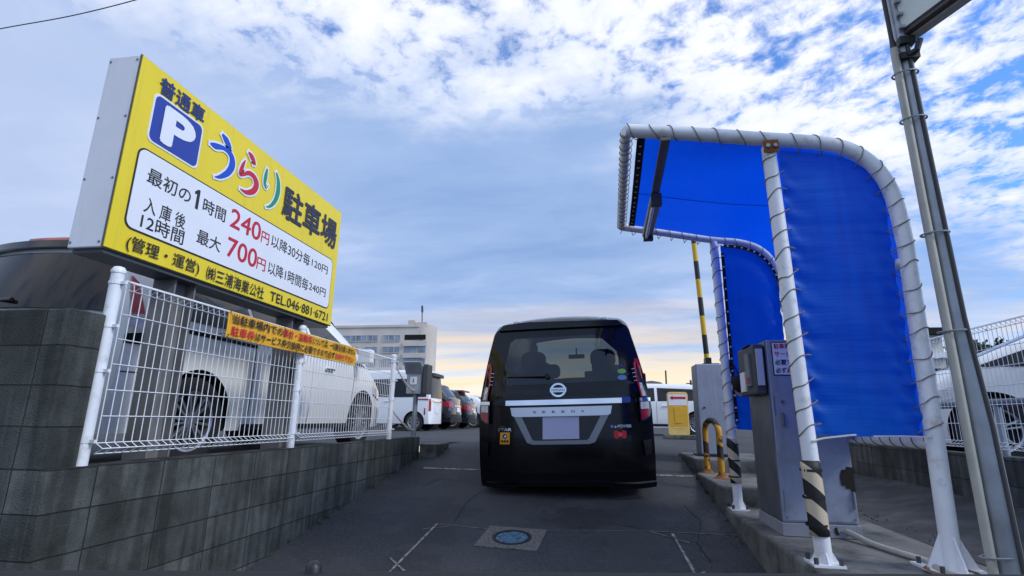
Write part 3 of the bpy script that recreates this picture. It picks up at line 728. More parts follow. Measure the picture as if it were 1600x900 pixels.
class Car:
    def __init__(s, root, L, hw, top, paint, belt=.95, zb=.2, tum=.16, rr=.13, lean=((0, 0), (.95, 0), (1.9, .16)), crear=.12, cfront=.30, crown=.05, R=.33, wb=2.7, ro=.85, cut=True, leanf=0.0, endk=.05, sillk=.05, texp=1.2):
        s.endk, s.sillk, s.texp = endk, sillk, texp
        s.root, s.L, s.hw, s.top, s.paint, s.belt, s.zb, s.tum, s.rr = root, L, hw, top, paint, belt, zb, tum, rr
        s.lean_, s.cr, s.cf, s.crown, s.R, s.wb, s.ro, s.leanf = lean, crear, cfront, crown, R, wb, ro, leanf
        s.H = max(z for _, z in top); s.body(cut)
    def lerp(s, tab, x):
        if x <= tab[0][0]: return tab[0][1]
        for (a, va), (b, vb) in zip(tab, tab[1:]):
            if x <= b: return va + (vb - va) * (x - a) / (b - a)
        return tab[-1][1]
    def T(s, st): return s.lerp(s.top, st)
    def W(s, st, z):
        w_ = s.hw * (1 - s.endk * max(0, 1 - st / .5) ** 2 - .10 * max(0, 1 - (s.L - st) / .8) ** 2)
        if z < .55: w_ *= 1 - s.sillk * ((.55 - z) / .35) ** 2
        if z > s.belt: w_ *= 1 - s.tum * ((z - s.belt) / (s.H - s.belt)) ** s.texp
        t = s.T(st); k = z - (t - s.rr)
        if k > 0: w_ -= s.rr * (1 - math.sqrt(max(0, 1 - min(1, k / s.rr) ** 2)))
        return w_
    def ym(s, st, x, z):
        y = st - s.L / 2
        fr = max(0, 1 - st / .7); y += (s.lerp(s.lean_, z) + s.cr * x * x + .5 * max(0, abs(x) - s.hw * .86) ** 1.0 * fr) * fr
        ff = max(0, 1 - (s.L - st) / .9); y -= (s.cf * x * x + s.leanf * max(0, z - .5)) * ff
        return y
    def side(s, sgn):
        def fn(st, z, off):
            w_ = s.W(st, z); return Vector((sgn * (w_ + off), s.ym(st, w_, z), z))
        return fn
    def rear(s):
        return lambda x, z, off: Vector((x, s.ym(0, x, z) - off, z))
    def front(s):
        return lambda x, z, off: Vector((x, s.ym(s.L, x, z) + off, z))
    def topf(s):
        def fn(x, st, off):
            t = s.T(st); wr = s.W(st, t - .001); z = t + s.crown * (1 - (x / max(wr, .1)) ** 2)
            return Vector((x, s.ym(st, x, z), z + off))
        return fn
    def body(s, cut):
        sts = sorted(set([0, .03, .08, .15, .25, .4, .6, .8] + [a for a, _ in s.top if 0 < a < s.L] + [s.L - k for k in (0, .03, .08, .16, .3, .5)] + [.8 + (s.L - 1.3) * i / 16 for i in range(17)]))
        nlow, nr, nc = 10, 5, 4; vs = []; ring = 0
        for st in sts:
            t = s.T(st); lvl = [s.zb + (t - s.rr - s.zb) * (i / (nlow - 1)) for i in range(nlow)] + [t - s.rr + s.rr * math.sin(math.pi / 2 * (i + 1) / nr) for i in range(nr)]
            half = [(s.W(st, z), z) for z in lvl]
            wr = half[-1][0]
            roof = [(wr * (1 - (i + 1) / nc), t + s.crown * (1 - (1 - (i + 1) / nc) ** 2)) for i in range(nc)]
            pts = half + roof; full = pts + [(-x, z) for x, z in reversed(pts[:-1])]
            ring = len(full); vs += [(x, s.ym(st, x, z), z) for x, z in full]
        fs = [(i * ring + j, i * ring + j + 1, (i + 1) * ring + j + 1, (i + 1) * ring + j) for i in range(len(sts) - 1) for j in range(ring - 1)]
        fs += [(i * ring, (i + 1) * ring, (i + 1) * ring + ring - 1, i * ring + ring - 1) for i in range(len(sts) - 1)]
        # ends: bridged straight across, with columns so they can curve
        nh = nlow + nr
        for base, st in ((0, 0), ((len(sts) - 1) * ring, s.L)):
            ncol = 8; grid = []
            for j in range(nh):
                row = [base + j]
                x0, _, z = vs[base + j]
                for k in range(1, ncol):
                    x = x0 * (1 - 2 * k / ncol); vs.append((x, s.ym(st, x, z), z)); row.append(len(vs) - 1)
                row.append(base + ring - 1 - j); grid.append(row)
            fs += [(grid[j][k], grid[j][k + 1], grid[j + 1][k + 1], grid[j + 1][k]) for j in range(nh - 1) for k in range(ncol)]
            fs.append(tuple(grid[-1]) + tuple(base + ring - 1 - j for j in range(nh, nh + 0)) + tuple(range(base + ring - 1 - nh, base + nh - 1, -1)))
        mb = MB().add(vs, fs); me = mb.mesh('body', [s.paint, MATTBLK])
        if cut:
            cm = MB()
            for y in (s.ro - s.L / 2, s.ro + s.wb - s.L / 2):
                for sg_ in (1, -1):
                    cm.lathe([(s.R + .055, 0), (s.R + .055, .5)], 40, mtx=Matrix.Translation((sg_ * (s.hw - .28), y, s.R)) @ Matrix.Rotation(R_(90) * sg_, 4, 'Y'), caps=True)
            cme = cm.mesh('cut', MATTBLK); co_ = bpy.data.objects.new('cut', cme); bo = bpy.data.objects.new('b', me); C.objects.link(co_); C.objects.link(bo)
            md = bo.modifiers.new('x', 'BOOLEAN'); md.object = co_; md.operation = 'DIFFERENCE'; md.solver = 'EXACT'; md.material_mode = 'TRANSFER'
            bpy.context.view_layer.update()
            me2 = bpy.data.meshes.new_from_object(bo.evaluated_get(bpy.context.evaluated_depsgraph_get()))
            for o in (co_, bo): C.objects.unlink(o); bpy.data.objects.remove(o)
            me = me2; me.name = 'body'
        for p in me.polygons: p.use_smooth = True
        me.set_sharp_from_angle(angle=R_(38))
        s.bodyo = link_mesh('body', me, s.root)
    def wheels(s, spokes=10, only=None):
        for y in (s.ro - s.L / 2, s.ro + s.wb - s.L / 2):
            for sg_ in (1, -1):
                if only and sg_ not in only: continue
                wheel(s.root, (sg_ * (s.hw - .02), y, s.R), s.R, .2, sg_, spokes)
    def sidepatch(s, name, poly, m, sides=(1, -1), off=.004, thick=0.0, step=.12):
        for sg_ in sides: drape([poly], s.side(sg_), off, thick, step, m, name, s.root)
    def seam(s, pts, sides=(1, -1)):
        mb = MB()
        for sg_ in sides:
            f = s.side(sg_)
            for a, b in zip(pts, pts[1:]):
                k = max(1, int(math.hypot(b[0] - a[0], b[1] - a[1]) / .1))
                for i in range(k):
                    p = [a[0] + (b[0] - a[0]) * (i + q) / k for q in (0, 1)]; z = [a[1] + (b[1] - a[1]) * (i + q) / k for q in (0, 1)]
                    dx, dz = b[0] - a[0], b[1] - a[1]; l = math.hypot(dx, dz); ox, oz = -dz / l * .004, dx / l * .004
                    mb.add([f(p[0] - ox, z[0] - oz, .0025), f(p[1] - ox, z[1] - oz, .0025), f(p[1] + ox, z[1] + oz, .0025), f(p[0] + ox, z[0] + oz, .0025)], [(0, 1, 2, 3)])
        mb.build('door_seam', MATTBLK, s.root)
    def handle(s, st, z, sides=(1, -1), m=None):
        for sg_ in sides:
            f = s.side(sg_); p = f(st, z, .018)
            MB().box(p.x - .012, p.x + .012, p.y - .09, p.y + .09, z - .014, z + .014).build('handle', m or s.paint, s.root, bevel=.008)
    def mirror(s, st, z, sides=(1, -1), m=None):
        for sg_ in sides:
            p = s.side(sg_)(st, z, 0); mb = MB()
            mb.box(p.x + sg_ * .0, p.x + sg_ * .08, p.y - .03, p.y + .03, z - .02, z + .02); mb.box(min(p.x + sg_ * .06, p.x + sg_ * .23), max(p.x + sg_ * .06, p.x + sg_ * .23), p.y - .05, p.y + .06, z - .02, z + .15)
            mb.build('mirror', m or s.paint, s.root, bevel=.03)

def place(root, s=None): pass

# --- black minivan ahead on the ramp (only the back faces the camera, but it is a whole car)
pitch = math.atan(0.068)
VL = 4.7
vc = Vector((-0.335, 5.37 + VL / 2, -0.656 + VL / 2 * .068))
van = thing('minivan', 'black minivan seen from behind stopped on the ramp at the gate', 'minivan', vc, (pitch, R_(-2.0), R_(-0.5)))
cv = Car(van, VL, .872, [(0, 1.60), (.12, 1.645), (.6, 1.70), (1.2, 1.735), (2.6, 1.74), (3.3, 1.67), (4.05, 1.06), (4.55, .96), (4.7, .80)], CBLACK, belt=.80, zb=.075, endk=.012, sillk=.006, tum=.245, texp=1.15, rr=.075,
         lean=((0, 0), (.25, -.03), (.45, -.02), (.9, .03), (1.62, .20)), crear=.10, crown=.045, R=.325, wb=2.86, ro=.85)
# open the body where the glass is: tailgate window and windscreen
bm = bmesh.new(); bm.from_mesh(cv.bodyo.data)
kill = []
for f in bm.faces:
    c = f.calc_center_median(); st = c.y + VL / 2
    if st < .36 and .86 < c.z < 1.60 and abs(c.x) < cv.W(0, c.z) - .02 and abs(f.normal.y) > .5: kill.append(f)
    if 3.3 < st < 4.05 and c.z > 1.10 and abs(c.x) < .62 and abs(f.normal.z) > .3: kill.append(f)
bmesh.ops.delete(bm, geom=kill, context='FACES'); bm.to_mesh(cv.bodyo.data); bm.free()
rf = cv.rear()
def vz(zx, zy): return ((zx - 492 + (785 - zy) * .035) / 473.0, 1.734 - .00212 * zy)
def vp(*pts): return [vz(*p) for p in pts]
GLOSS = mat('black_gloss', (0.004, 0.004, 0.005), 0.10, spec=0.35, coat=0.2)
wl = [z for z in (.855, .95, 1.05, 1.15, 1.25, 1.35, 1.45, 1.53, 1.575, 1.597)]
outer = [(cv.W(0, z) - .004, z) for z in wl]; outer = outer + [(-x, z) for x, z in reversed(outer)]
hole = rrect(-.655, .535, .0, 1, .05)
hole = vp((196, 335), (200, 250), (222, 140), (245, 120), (640, 116), (655, 122), (742, 205), (748, 330), (730, 338), (300, 345), (215, 345))
drape([outer, hole], rf, .003, 0, .09, GLOSS, 'tailgate_surround', van)
TG = tint_glass('tailgate_glass', (0.12, 0.145, 0.155), 0.06)
drape([hole], rf, .006, 0, .09, TG, 'rear_window', van)
tf = cv.topf()
drape([[(-.64, 3.32), (.64, 3.32), (.66, 4.04), (-.66, 4.04)]], tf, .0, 0, .12, tint_glass('windscreen_glass', (0.85, 0.9, 0.88), 0.02), 'windscreen', van)
# roof spoiler
drape([[(cv.W(0, 1.5) - .06, 1.575), (cv.W(0, 1.5) - .12, 1.632), (-.28, 1.648), (-.30, 1.652), (-cv.W(0, 1.5) + .12, 1.632), (-cv.W(0, 1.5) + .06, 1.575)][::-1]], rf, -.06, .10, .12, CBLACK, 'roof_spoiler', van)
MB().box(-.22, .22, -VL / 2 + .30, -VL / 2 + .34, 1.60, 1.615).build('brake_lamp', LRED, van)
# roof rails glint
for sx in (-.47, .45):
    MB().prism([(sx - .07, 1.64), (sx - .03, 1.685), (sx + .03, 1.685), (sx + .07, 1.64)], VL / 2 - .5, VL / 2 - .3, mtx=Matrix(((1, 0, 0, 0), (0, 0, -1, 0), (0, 1, 0, 0), (0, 0, 0, 1)))).build('roof_rail', SILVER, van, bevel=.008)
# interior: floor, side linings, seats with headrests
MB().box(-.72, .72, -VL / 2 + .2, 1.6, .45, .5).build('cabin_floor', SEATM, van)
for yy, xs in ((-1.35, (-.40, .42)), (-.25, (-.45, .41)), (.75, (-.40, .40))):
    for x in xs:
        mb = MB()
        mb.box(x - .22, x + .22, yy, yy + .14, .5, 1.04 if yy > -1 else 1.14); hb = 1.09 if yy > -1 else 1.17; mb.prism(rrect(x - .145, x + .145, hb, hb + .22, .085), -(yy + .12), -(yy + .01), mtx=Matrix(((1, 0, 0, 0), (0, 0, -1, 0), (0, 1, 0, 0), (0, 0, 0, 1)))); mb.box(x - .05, x + .05, yy + .04, yy + .07, .98, 1.18)
        mb.build('seat', SEATM, van, bevel=.04)
MB().box(-.70, .70, 1.45, 1.75, .5, 1.02).build('dashboard', SEATM, van, bevel=.05)
MB().box(-.13, .13, 1.10, 1.13, 1.40, 1.47).box(-.01, .01, 1.11, 1.2, 1.45, 1.58).build('interior_mirror', BLACK, van, bevel=.01)
# lamps, trims, badges
for sg_ in (1, -1):
    def mir(pts): return [(sg_ * -x, z) for x, z in [((a - 506 + (785 - b) * .018) / 473.0, 1.734 - .00212 * b) for a, b in pts]]
    dom = [mir([(148, 236), (158, 262), (152, 335), (138, 418), (106, 418), (112, 390), (122, 330), (130, 262)])]
    drape(dom, rf, .004, .014, .06, LDARK, 'tail_lamp', van)
    drape([mir([(150, 240), (158, 262), (152, 335), (138, 412), (131, 412), (144, 335), (149, 268), (143, 246)])], rf, .019, .003, .05, LRED, 'tail_lamp', van)
    drape([mir([(148, 236), (154, 246), (144, 250), (134, 290), (128, 330), (123, 330), (128, 270), (138, 240)])], rf, .019, .003, .05, LRED, 'tail_lamp', van)
    drape([mir([(128, 350), (140, 350), (133, 410), (114, 410)])], rf, .0185, .003, .05, LCLEAR, 'tail_lamp', van)
    drape([mir([(97, 433), (150, 433), (150, 522), (128, 518), (104, 500), (98, 470)])], rf, .004, .015, .05, LDARK, 'tail_lamp', van)
    drape([mir([(106, 436), (144, 436), (144, 468), (105, 468)])], rf, .020, .003, .05, LCLEAR, 'tail_lamp', van)
    drape([mir([(105, 471), (144, 471), (145, 514), (128, 510), (108, 494)])], rf, .020, .003, .05, LRED, 'tail_lamp', van)
    drape([mir([(96, 418), (152, 418), (152, 433), (96, 433)])], rf, .004, .022, .06, CHROME, 'lamp_trim', van)
    drape([mir([(108, 600), (148, 605), (142, 672), (112, 665)])], rf, .002, .006, .06, CBLACK, 'reflector_pod', van)
    mb = MB()
    for k in range(4):
        a = vz(133 - 2 * k, 285 + 18 * k); b = vz(147 - 2 * k, 287 + 18 * k)
        p0, p1 = rf(sg_ * -a[0], a[1], .021), rf(sg_ * -b[0], b[1], .021); mb.tube([p0, p1], .004, 5)
    build_each(mb, 'lamp_rib', LCLEAR, van)
drape([vp((155, 412), (790, 412), (790, 440), (155, 440))], rf, .004, .018, .08, GLOSS, 'garnish_base', van)
drape([vp((212, 415), (752, 415), (752, 438), (212, 438))], rf, .022, .010, .08, CHROME, 'chrome_strip', van)
drape([vp((754, 412), (792, 412), (792, 434), (754, 434))], rf, .0225, .002, .08, mat('end_piece_blue', (0.01, 0.06, 0.40), 0.3), 'blue_end_piece', van)  # blue piece over the right end of the garnish base
GO = vp((235, 448), (708, 448), (700, 485), (690, 492), (628, 606), (602, 614), (345, 614), (318, 606), (255, 492), (243, 485))
GI = vp((292, 492), (655, 492), (600, 592), (590, 597), (352, 597), (342, 592))
drape([GO, GI], rf, .004, .018, .1, mat('dark_satin_metal', (0.26, 0.27, 0.285), 0.35, 0.7), 'plate_surround', van)
drape([vp((236, 449), (707, 449), (700, 484), (684, 490), (260, 490), (244, 484))], rf, .0225, .008, .1, SILVER, 'plate_garnish', van)
drape([GI], rf, .0035, 0, .1, GLOSS, 'plate_recess', van)
drape([vp((390, 492), (557, 492), (557, 591), (390, 591))], rf, .012, .006, .1, PLATE, 'number_plate', van)
def rtext(s, a, b, zy, h, m, bold=0, off=.03, name='lettering'):
    me = text_mesh(s, a, b, zy, h, bold); me.materials.append(m)
    for v in me.vertices: v.co = rf(v.co.x, v.co.y, off)
    return link_mesh(name, me, van)
xa, zz = vz(345, 470); xb, _ = vz(594, 470)
for i, ch in enumerate('SERENA'):
    xx = xa + (xb - xa) * (i + .0) / 5.6; rtext(ch, xx, xx + .030, zz, .020, DGREY, .02, .032)
xa, zz = vz(176, 547); xb, _ = vz(241, 547); rtext('STAR', xa, xb, zz, .026, CHROME, .03, .006)
xa, zz = vz(186, 534); xb, _ = vz(212, 534); rtext('HIGHWAY', xa, xb, zz, .008, CHROME, .01, .006)
xa, zz = vz(716, 541); xb, _ = vz(792, 541); rtext('e-POWER', xa, xb, zz, .026, CHROME, .02, .006)
def disc2(zx, zy, rx, rz, n=20): x, z = vz(zx, zy); return [(x + rx * math.cos(2 * math.pi * i / n), z + rz * math.sin(2 * math.pi * i / n)) for i in range(n)]
drape([disc2(704, 541, .014, .014)], rf, .005, .004, .1, mat('badge_blue', (0.10, 0.25, 0.65), 0.3), 'badge', van)
# emblem: ring with a bar across
drape([disc2(462, 372, .078, .068, 32), disc2(462, 372, .058, .050, 32)], rf, .006, .018, .2, CHROME, 'emblem', van)
drape([vp((424, 362), (500, 362), (500, 382), (424, 382))], rf, .010, .018, .2, CHROME, 'emblem', van)
xa, zz = vz(432, 372); xb, _ = vz(492, 372); rtext('NISSAN', xa, xb, zz, .024, INK, .01, .0295)
# wiper
a, b = vz(403, 306), vz(212, 304)
MB().tube([rf(a[0], a[1], .03), rf(b[0], b[1], .02)], [.016, .006], 8).tube([rf(a[0] + .015, a[1], .0), rf(a[0] + .015, a[1], .045)], .025, 10).build('wiper', BLACK, van, smooth=50)
# stickers
ORS = mat('sticker_orange', (0.80, 0.36, 0.01), 0.5)
drape([vp((187, 560), (234, 560), (234, 612), (187, 612))], rf, .004, .002, .1, ORS, 'orange_sticker', van)
drape([disc2(210, 577, .024, .024)], rf, .0065, .001, .1, mat('sticker_dark_blue', (0.03, 0.06, 0.16), 0.5), 'sticker_print', van)
drape([disc2(212, 577, .010, .010)], rf, .008, .001, .1, SIGNW, 'sticker_print', van)
for k in range(3):
    drape([vp((192 + 13 * k, 594), (202 + 13 * k, 594), (202 + 13 * k, 605), (192 + 13 * k, 605))], rf, .0065, .001, .1, INK, 'sticker_print', van)
RBOW = mat('sticker_red', (0.62, 0.02, 0.03), 0.5)
drape([vp((712, 562), (724, 558), (740, 570), (756, 558), (768, 563), (768, 590), (756, 595), (740, 584), (724, 596), (712, 590))], rf, .004, .002, .1, RBOW, 'bow_sticker', van)
drape([disc2(740, 577, .020, .020)], rf, .0065, .001, .1, mat('sticker_pale_red', (0.80, 0.10, 0.10), 0.5), 'sticker_print', van)
drape([disc2(757, 295, .042, .024)], rf, .008, .002, .1, mat('sticker_green', (0.16, 0.42, 0.10), 0.5), 'oval_sticker', van)
drape([disc2(758, 324, .044, .025)], rf, .008, .002, .1, mat('sticker_blue', (0.10, 0.25, 0.55), 0.5), 'oval_sticker', van)
xa, zz = vz(752, 272); drape([[(xa, zz - .01), (xa + .03, zz - .012), (xa + .004, zz + .022)]], rf, .008, .001, .1, mat('sticker_royal', (0.01, 0.05, 0.40), 0.5), 'corner_sticker', van)
# bumper: crease, lower lip with the raised middle
drape([vp((100, 735), (890, 735), (890, 745), (100, 745))], rf, .0, .010, .08, CBLACK, 'bumper_crease', van)
drape([vp((94, 778), (240, 792), (290, 780), (670, 780), (730, 794), (897, 786), (893, 806), (730, 812), (670, 796), (290, 796), (240, 810), (98, 800))], rf, .005, .03, .07, CBLACK, 'bumper_lip', van)
MB().box(-.6, .6, -VL / 2 + .1, VL / 2 - .2, .18, .3).build('underbody', MATTBLK, van)
cv.sidepatch('side_window', [(.28, .93), (.34, 1.40), (3.25, 1.48), (3.62, 1.02), (3.0, .97)], GLASS)
cv.seam([(3.35, .30), (3.35, .95)]); cv.seam([(2.25, .26), (2.25, .96)]); cv.seam([(1.05, .42), (1.05, .95), (2.2, .97)])
cv.handle(2.55, .90); cv.handle(2.05, .90); cv.mirror(3.42, .98)
for sg_ in (1, -1): drape([[(sg_ * .45, .66), (sg_ * .80, .70), (sg_ * .80, .84), (sg_ * .42, .80)]], cv.front(), .004, .01, .1, LCLEAR, 'headlight', van)
drape([[(-.4, .45), (.4, .45), (.42, .80), (-.42, .80)]], cv.front(), .004, .012, .1, CHROME, 'grille', van)
cv.wheels(10)

# --- white people carrier behind the left fence
CLX = -3.75
pc = thing('minivan', 'pearl white minivan parked right behind the left mesh fence', 'minivan', (CLX, 4.96, -.362))
GLASSR = mat('dark_rear_glass', (0.012, 0.014, 0.017), 0.05, spec=0.35)
ca = Car(pc, 4.5, .83, [(0, 1.45), (.15, 1.53), (1.1, 1.64), (2.5, 1.66), (3.05, 1.55), (3.85, 1.00), (4.28, .86), (4.5, .65)], CPEARL, belt=.98, zb=.24, tum=.40, rr=.16, endk=.09,
         lean=((0, 0), (.5, -.03), (.98, .0), (1.75, .30)), crear=.34, R=.315, wb=2.80, ro=.84)
ca.wheels(8)
rf2 = ca.rear()
drape([[(-.66, 1.00), (.66, 1.00), (.56, 1.33), (.46, 1.41), (-.46, 1.41), (-.56, 1.33)]], rf2, .004, .008, .1, GLASSR, 'rear_window', pc)
drape([[(-.56, 1.445), (.56, 1.445), (.50, 1.50), (-.50, 1.50)]], rf2, -.08, .13, .12, GLASS, 'roof_spoiler', pc)
drape([[(-.16, 1.50), (.26, 1.50), (.26, 1.535), (-.16, 1.535)]], rf2, .0, .012, .1, LRED, 'brake_lamp', pc)
for sg_ in (1, -1):
    drape([[(.0, .99), (.09, 1.0), (.07, 1.22), (.02, 1.26)]], ca.side(sg_), .003, .012, .06, LRED, 'tail_lamp', pc)
    drape([[(.0, .86), (.20, .90), (.14, 1.0), (.0, 1.0)]], ca.side(sg_), .003, .012, .06, LCLEAR, 'tail_lamp', pc)
    drape([[(.0, .80), (.25, .80), (.12, .88), (.0, .86)]], ca.side(sg_), .003, .004, .06, MATTBLK, 'bumper_gap', pc)
MB().tube([rf2(-.55, 1.06, .03), rf2(.1, 1.05, .03)], [.008, .014], 8).build('wiper', BLACK, pc)
ca.sidepatch('side_window', [(.56, 1.02), (.66, 1.37), (1.41, 1.42), (1.41, 1.03)], GLASS)
ca.sidepatch('side_window', [(1.46, 1.03), (1.46, 1.43), (2.36, 1.44), (2.36, 1.02)], GLASS)
ca.sidepatch('side_window', [(2.42, 1.02), (2.42, 1.44), (2.75, 1.38), (3.30, 1.08), (3.30, 1.0)], GLASS)
ca.sidepatch('side_window', [(3.36, .97), (3.36, 1.03), (3.66, .96)], GLASS)
ca.seam([(1.44, .34), (1.44, 1.0)]); ca.seam([(2.39, .30), (2.39, 1.0)]); ca.seam([(3.36, .90), (3.28, .34)]); ca.seam([(.02, .62), (.45, .62)])
ca.sidepatch('slide_rail', [(.35, .93), (.35, .96), (1.45, .95), (1.45, .92)], MATTBLK)
ca.handle(1.72, .88, m=CHROME); ca.handle(2.72, .86, m=CHROME); ca.mirror(3.32, 1.0)
ca.sidepatch('sill_trim', [(1.38, .24), (1.38, .29), (3.45, .29), (3.45, .24)], BLACK)
drape([[(-.58, 3.08), (.58, 3.08), (.66, 3.83), (-.66, 3.83)]], ca.topf(), .004, 0, .12, GLASS, 'windscreen', pc)
for sg_ in (1, -1): drape([[(4.0, .66), (4.40, .58), (4.42, .66), (4.05, .80)]], ca.side(sg_), .003, .01, .08, LCLEAR, 'headlight', pc)

def van_box(root, paint, H=1.88, hw=.74, Ln=3.4, tall=True):
    c_ = Car(root, Ln, hw, [(0, H - .06), (.1, H - .02), (1.2, H), (2.3, H - .02), (2.62, H - .12), (3.02, 1.08), (3.3, .95), (3.4, .78)], paint, belt=.98, zb=.22, tum=.11, rr=.09,
             lean=((0, 0), (.9, 0), (1.9, .10)), crear=.06, R=.28, wb=2.42, ro=.52)
    c_.wheels(8); rfn = c_.rear()
    drape([[(-.58, 1.02), (.58, 1.02), (.54, 1.68), (-.54, 1.68)]], rfn, .004, .008, .12, GLASS, 'rear_window', root)
    drape([[(-.58, 1.70), (.58, 1.70), (.54, 1.80), (-.54, 1.80)]], rfn, -.02, .14, .12, BLACK, 'roof_spoiler', root)
    for sg_ in (1, -1):
        drape([[(sg_ * .60, .62), (sg_ * .70, .62), (sg_ * .70, .98), (sg_ * .62, .98)]], rfn, .004, .012, .08, LRED, 'tail_lamp', root)
        drape([[(.01, .94), (.42, .95), (.40, .985), (.02, .985)]], c_.side(sg_), .003, .01, .1, LRED, 'tail_lamp', root)
        drape([[(.10, .50), (.14, .50), (.14, .70), (.10, .70)]], c_.side(sg_), .003, .006, .1, LRED, 'reflector', root)
    drape([[(-.45, .90), (.45, .90), (.45, .95), (-.45, .95)]], rfn, .004, .02, .12, CHROME, 'handle_garnish', root)
    drape([[(-.17, .55), (.17, .55), (.17, .72), (-.17, .72)]], rfn, .004, .01, .12, SIGNW, 'number_plate', root)
    c_.sidepatch('side_window', [(.08, 1.04), (.12, 1.58), (1.20, 1.60), (1.20, 1.02)], GLASS)
    c_.sidepatch('side_window', [(1.27, 1.02), (1.27, 1.60), (2.40, 1.56), (2.68, 1.06)], GLASS)
    c_.seam([(1.23, .32), (1.23, 1.62)]); c_.seam([(2.2, .32), (2.2, 1.0)]); c_.handle(1.42, .9); c_.handle(2.05, .9); c_.mirror(2.62, 1.04)
    drape([[(-.56, 2.64), (.56, 2.64), (.62, 3.0), (-.62, 3.0)]], c_.topf(), .004, 0, .12, GLASS, 'windscreen', root)
    return c_
# row of cars at the far left, backs to the aisle (heading -X => rotz = +90)
kv = thing('van', 'small boxy white van parked beyond the left fence end', 'van', (-6.95, 17.0, LOT), (0, 0, R_(90)))
van_box(kv, CWHITE)

def hatch(root, paint, Ln=4.3, hw=.88, H=1.55, belt=.95, R=.33, hood=1.0, spokes=8, suv=False, rsl=.55, wst=.58, wsb=.76):
    wb = Ln * .62; ro = Ln * .17
    c_ = Car(root, Ln, hw, [(0, belt + .10), (.12, belt + .16), (rsl, H - .10), (rsl + .35, H - .02), (Ln * (wst - .08), H), (Ln * wst, H - .05), (Ln * wsb, hood + .04), (Ln - .35, hood - .12), (Ln, hood - .34)], paint, belt=belt, zb=.22 if not suv else .27,
             tum=.20, rr=.10, lean=((0, 0), (.6, -.03), (1.0, .03), (1.6, .10)), crear=.12, R=R, wb=wb, ro=ro, crown=.035)
    c_.wheels(spokes); rfn = c_.rear(); tfn = c_.topf()
    wr = c_.W(rsl, H - .12) - .10
    drape([[(-wr - .06, .10), (wr + .06, .10), (wr - .02, rsl - .04), (-wr + .02, rsl - .04)]], tfn, .004, .004, .1, GLASS, 'rear_window', root)
    drape([[(-wr, rsl - .02), (wr, rsl - .02), (wr, rsl + .16), (-wr, rsl + .16)]], tfn, .005, .03, .1, paint, 'roof_spoiler', root)
    for sg_ in (1, -1):
        drape([[(sg_ * hw * .62, belt - .22), (sg_ * hw * .94, belt - .20), (sg_ * hw * .94, belt + .02), (sg_ * hw * .60, belt - .02)]], rfn, .004, .014, .08, LRED, 'tail_lamp', root)
        drape([[(.0, belt - .20), (.26, belt - .12), (.28, belt - .02), (.0, belt + .02)]], c_.side(sg_), .003, .012, .08, LRED, 'tail_lamp', root)
        drape([[(Ln - .62, hood - .26), (Ln - .1, hood - .36), (Ln - .1, hood - .24), (Ln - .55, hood - .14)]], c_.side(sg_), .003, .01, .08, LCLEAR, 'headlight', root)
    drape([[(-.45, belt - .16), (.45, belt - .16), (.45, belt - .12), (-.45, belt - .12)]], rfn, .004, .014, .12, CHROME, 'chrome_strip', root)
    drape([[(-.18, .62), (.18, .62), (.18, .78), (-.18, .78)]], rfn, .004, .01, .12, SIGNW, 'number_plate', root)
    drape([[(-hw * .9, .26), (hw * .9, .26), (hw * .9, .42), (-hw * .9, .42)]], rfn, .003, .016, .12, BLACK, 'bumper_trim', root)
    mdl = Ln * .44
    c_.sidepatch('side_window', [(rsl + .05, belt + .06), (rsl + .22, H - .17), (mdl - .04, H - .13), (mdl - .04, belt + .04)], GLASS)
    c_.sidepatch('side_window', [(mdl + .04, belt + .04), (mdl + .04, H - .13), (Ln * (wst - .02), H - .16), (Ln * (wsb - .05), belt + .05)], GLASS)
    c_.seam([(mdl, .34), (mdl, belt + .02)]); c_.seam([(Ln * .70, .36), (Ln * .70, belt)]); c_.handle(mdl - .25, belt - .10); c_.handle(mdl + .30 + .5, belt - .10); c_.mirror(Ln * .69, belt + .04)
    wq = c_.W(Ln * (wst + .02), H - .12) - .14
    drape([[(-wq, Ln * (wst + .01)), (wq, Ln * (wst + .01)), (wq + .06, Ln * (wsb - .01)), (-wq - .06, Ln * (wsb - .01))]], tfn, .004, 0, .1, GLASS, 'windscreen', root)
    c_.sidepatch('sill_trim', [(ro + R + .08, .26), (ro + R + .08, .33), (ro + wb - R - .08, .33), (ro + wb - R - .08, .26)], BLACK)
    return c_
far = [('black crossover with red tail lamps parked next to the small white van', CDARK, 4.4, .90, 1.64, (-7.45, 19.6), True),
       ('black hatchback with a red roof edge parked beyond the black crossover', CDARK, 4.1, .86, 1.56, (-7.3, 22.2), False),
       ('white hatchback with red tail lamps in the far car row', CWHITE, 3.9, .84, 1.46, (-7.0, 24.9), False),
       ('grey saloon at the far end of the car row', CSILV, 4.2, .86, 1.45, (-7.0, 27.6), False)]
for lab, pt, ln, hw, H, (x, y), suv in far:
    r_ = thing('parked_car', lab, 'car', (x, y, LOT), (0, 0, R_(90)), 'cars in the far left row')
    hatch(r_, pt, ln, hw, H, belt=.98 if suv else .92, hood=1.02 if suv else .95, suv=suv)
    if 'red roof' in lab:
        MB().box(-.55, .55, -ln / 2 + .35, -ln / 2 + .62, H - .09, H - .02).build('red_spoiler', CRED, r_, bevel=.02)
# white hatchback crossing behind the arrow board, nose to the left
wc = thing('parked_car', 'white estate car standing side-on behind the arrow board', 'car', (1.35, 17.3, LOT), (0, 0, R_(90)))
hatch(wc, CWHITE, 4.2, .86, 1.50, belt=.94, rsl=.5, spokes=10)
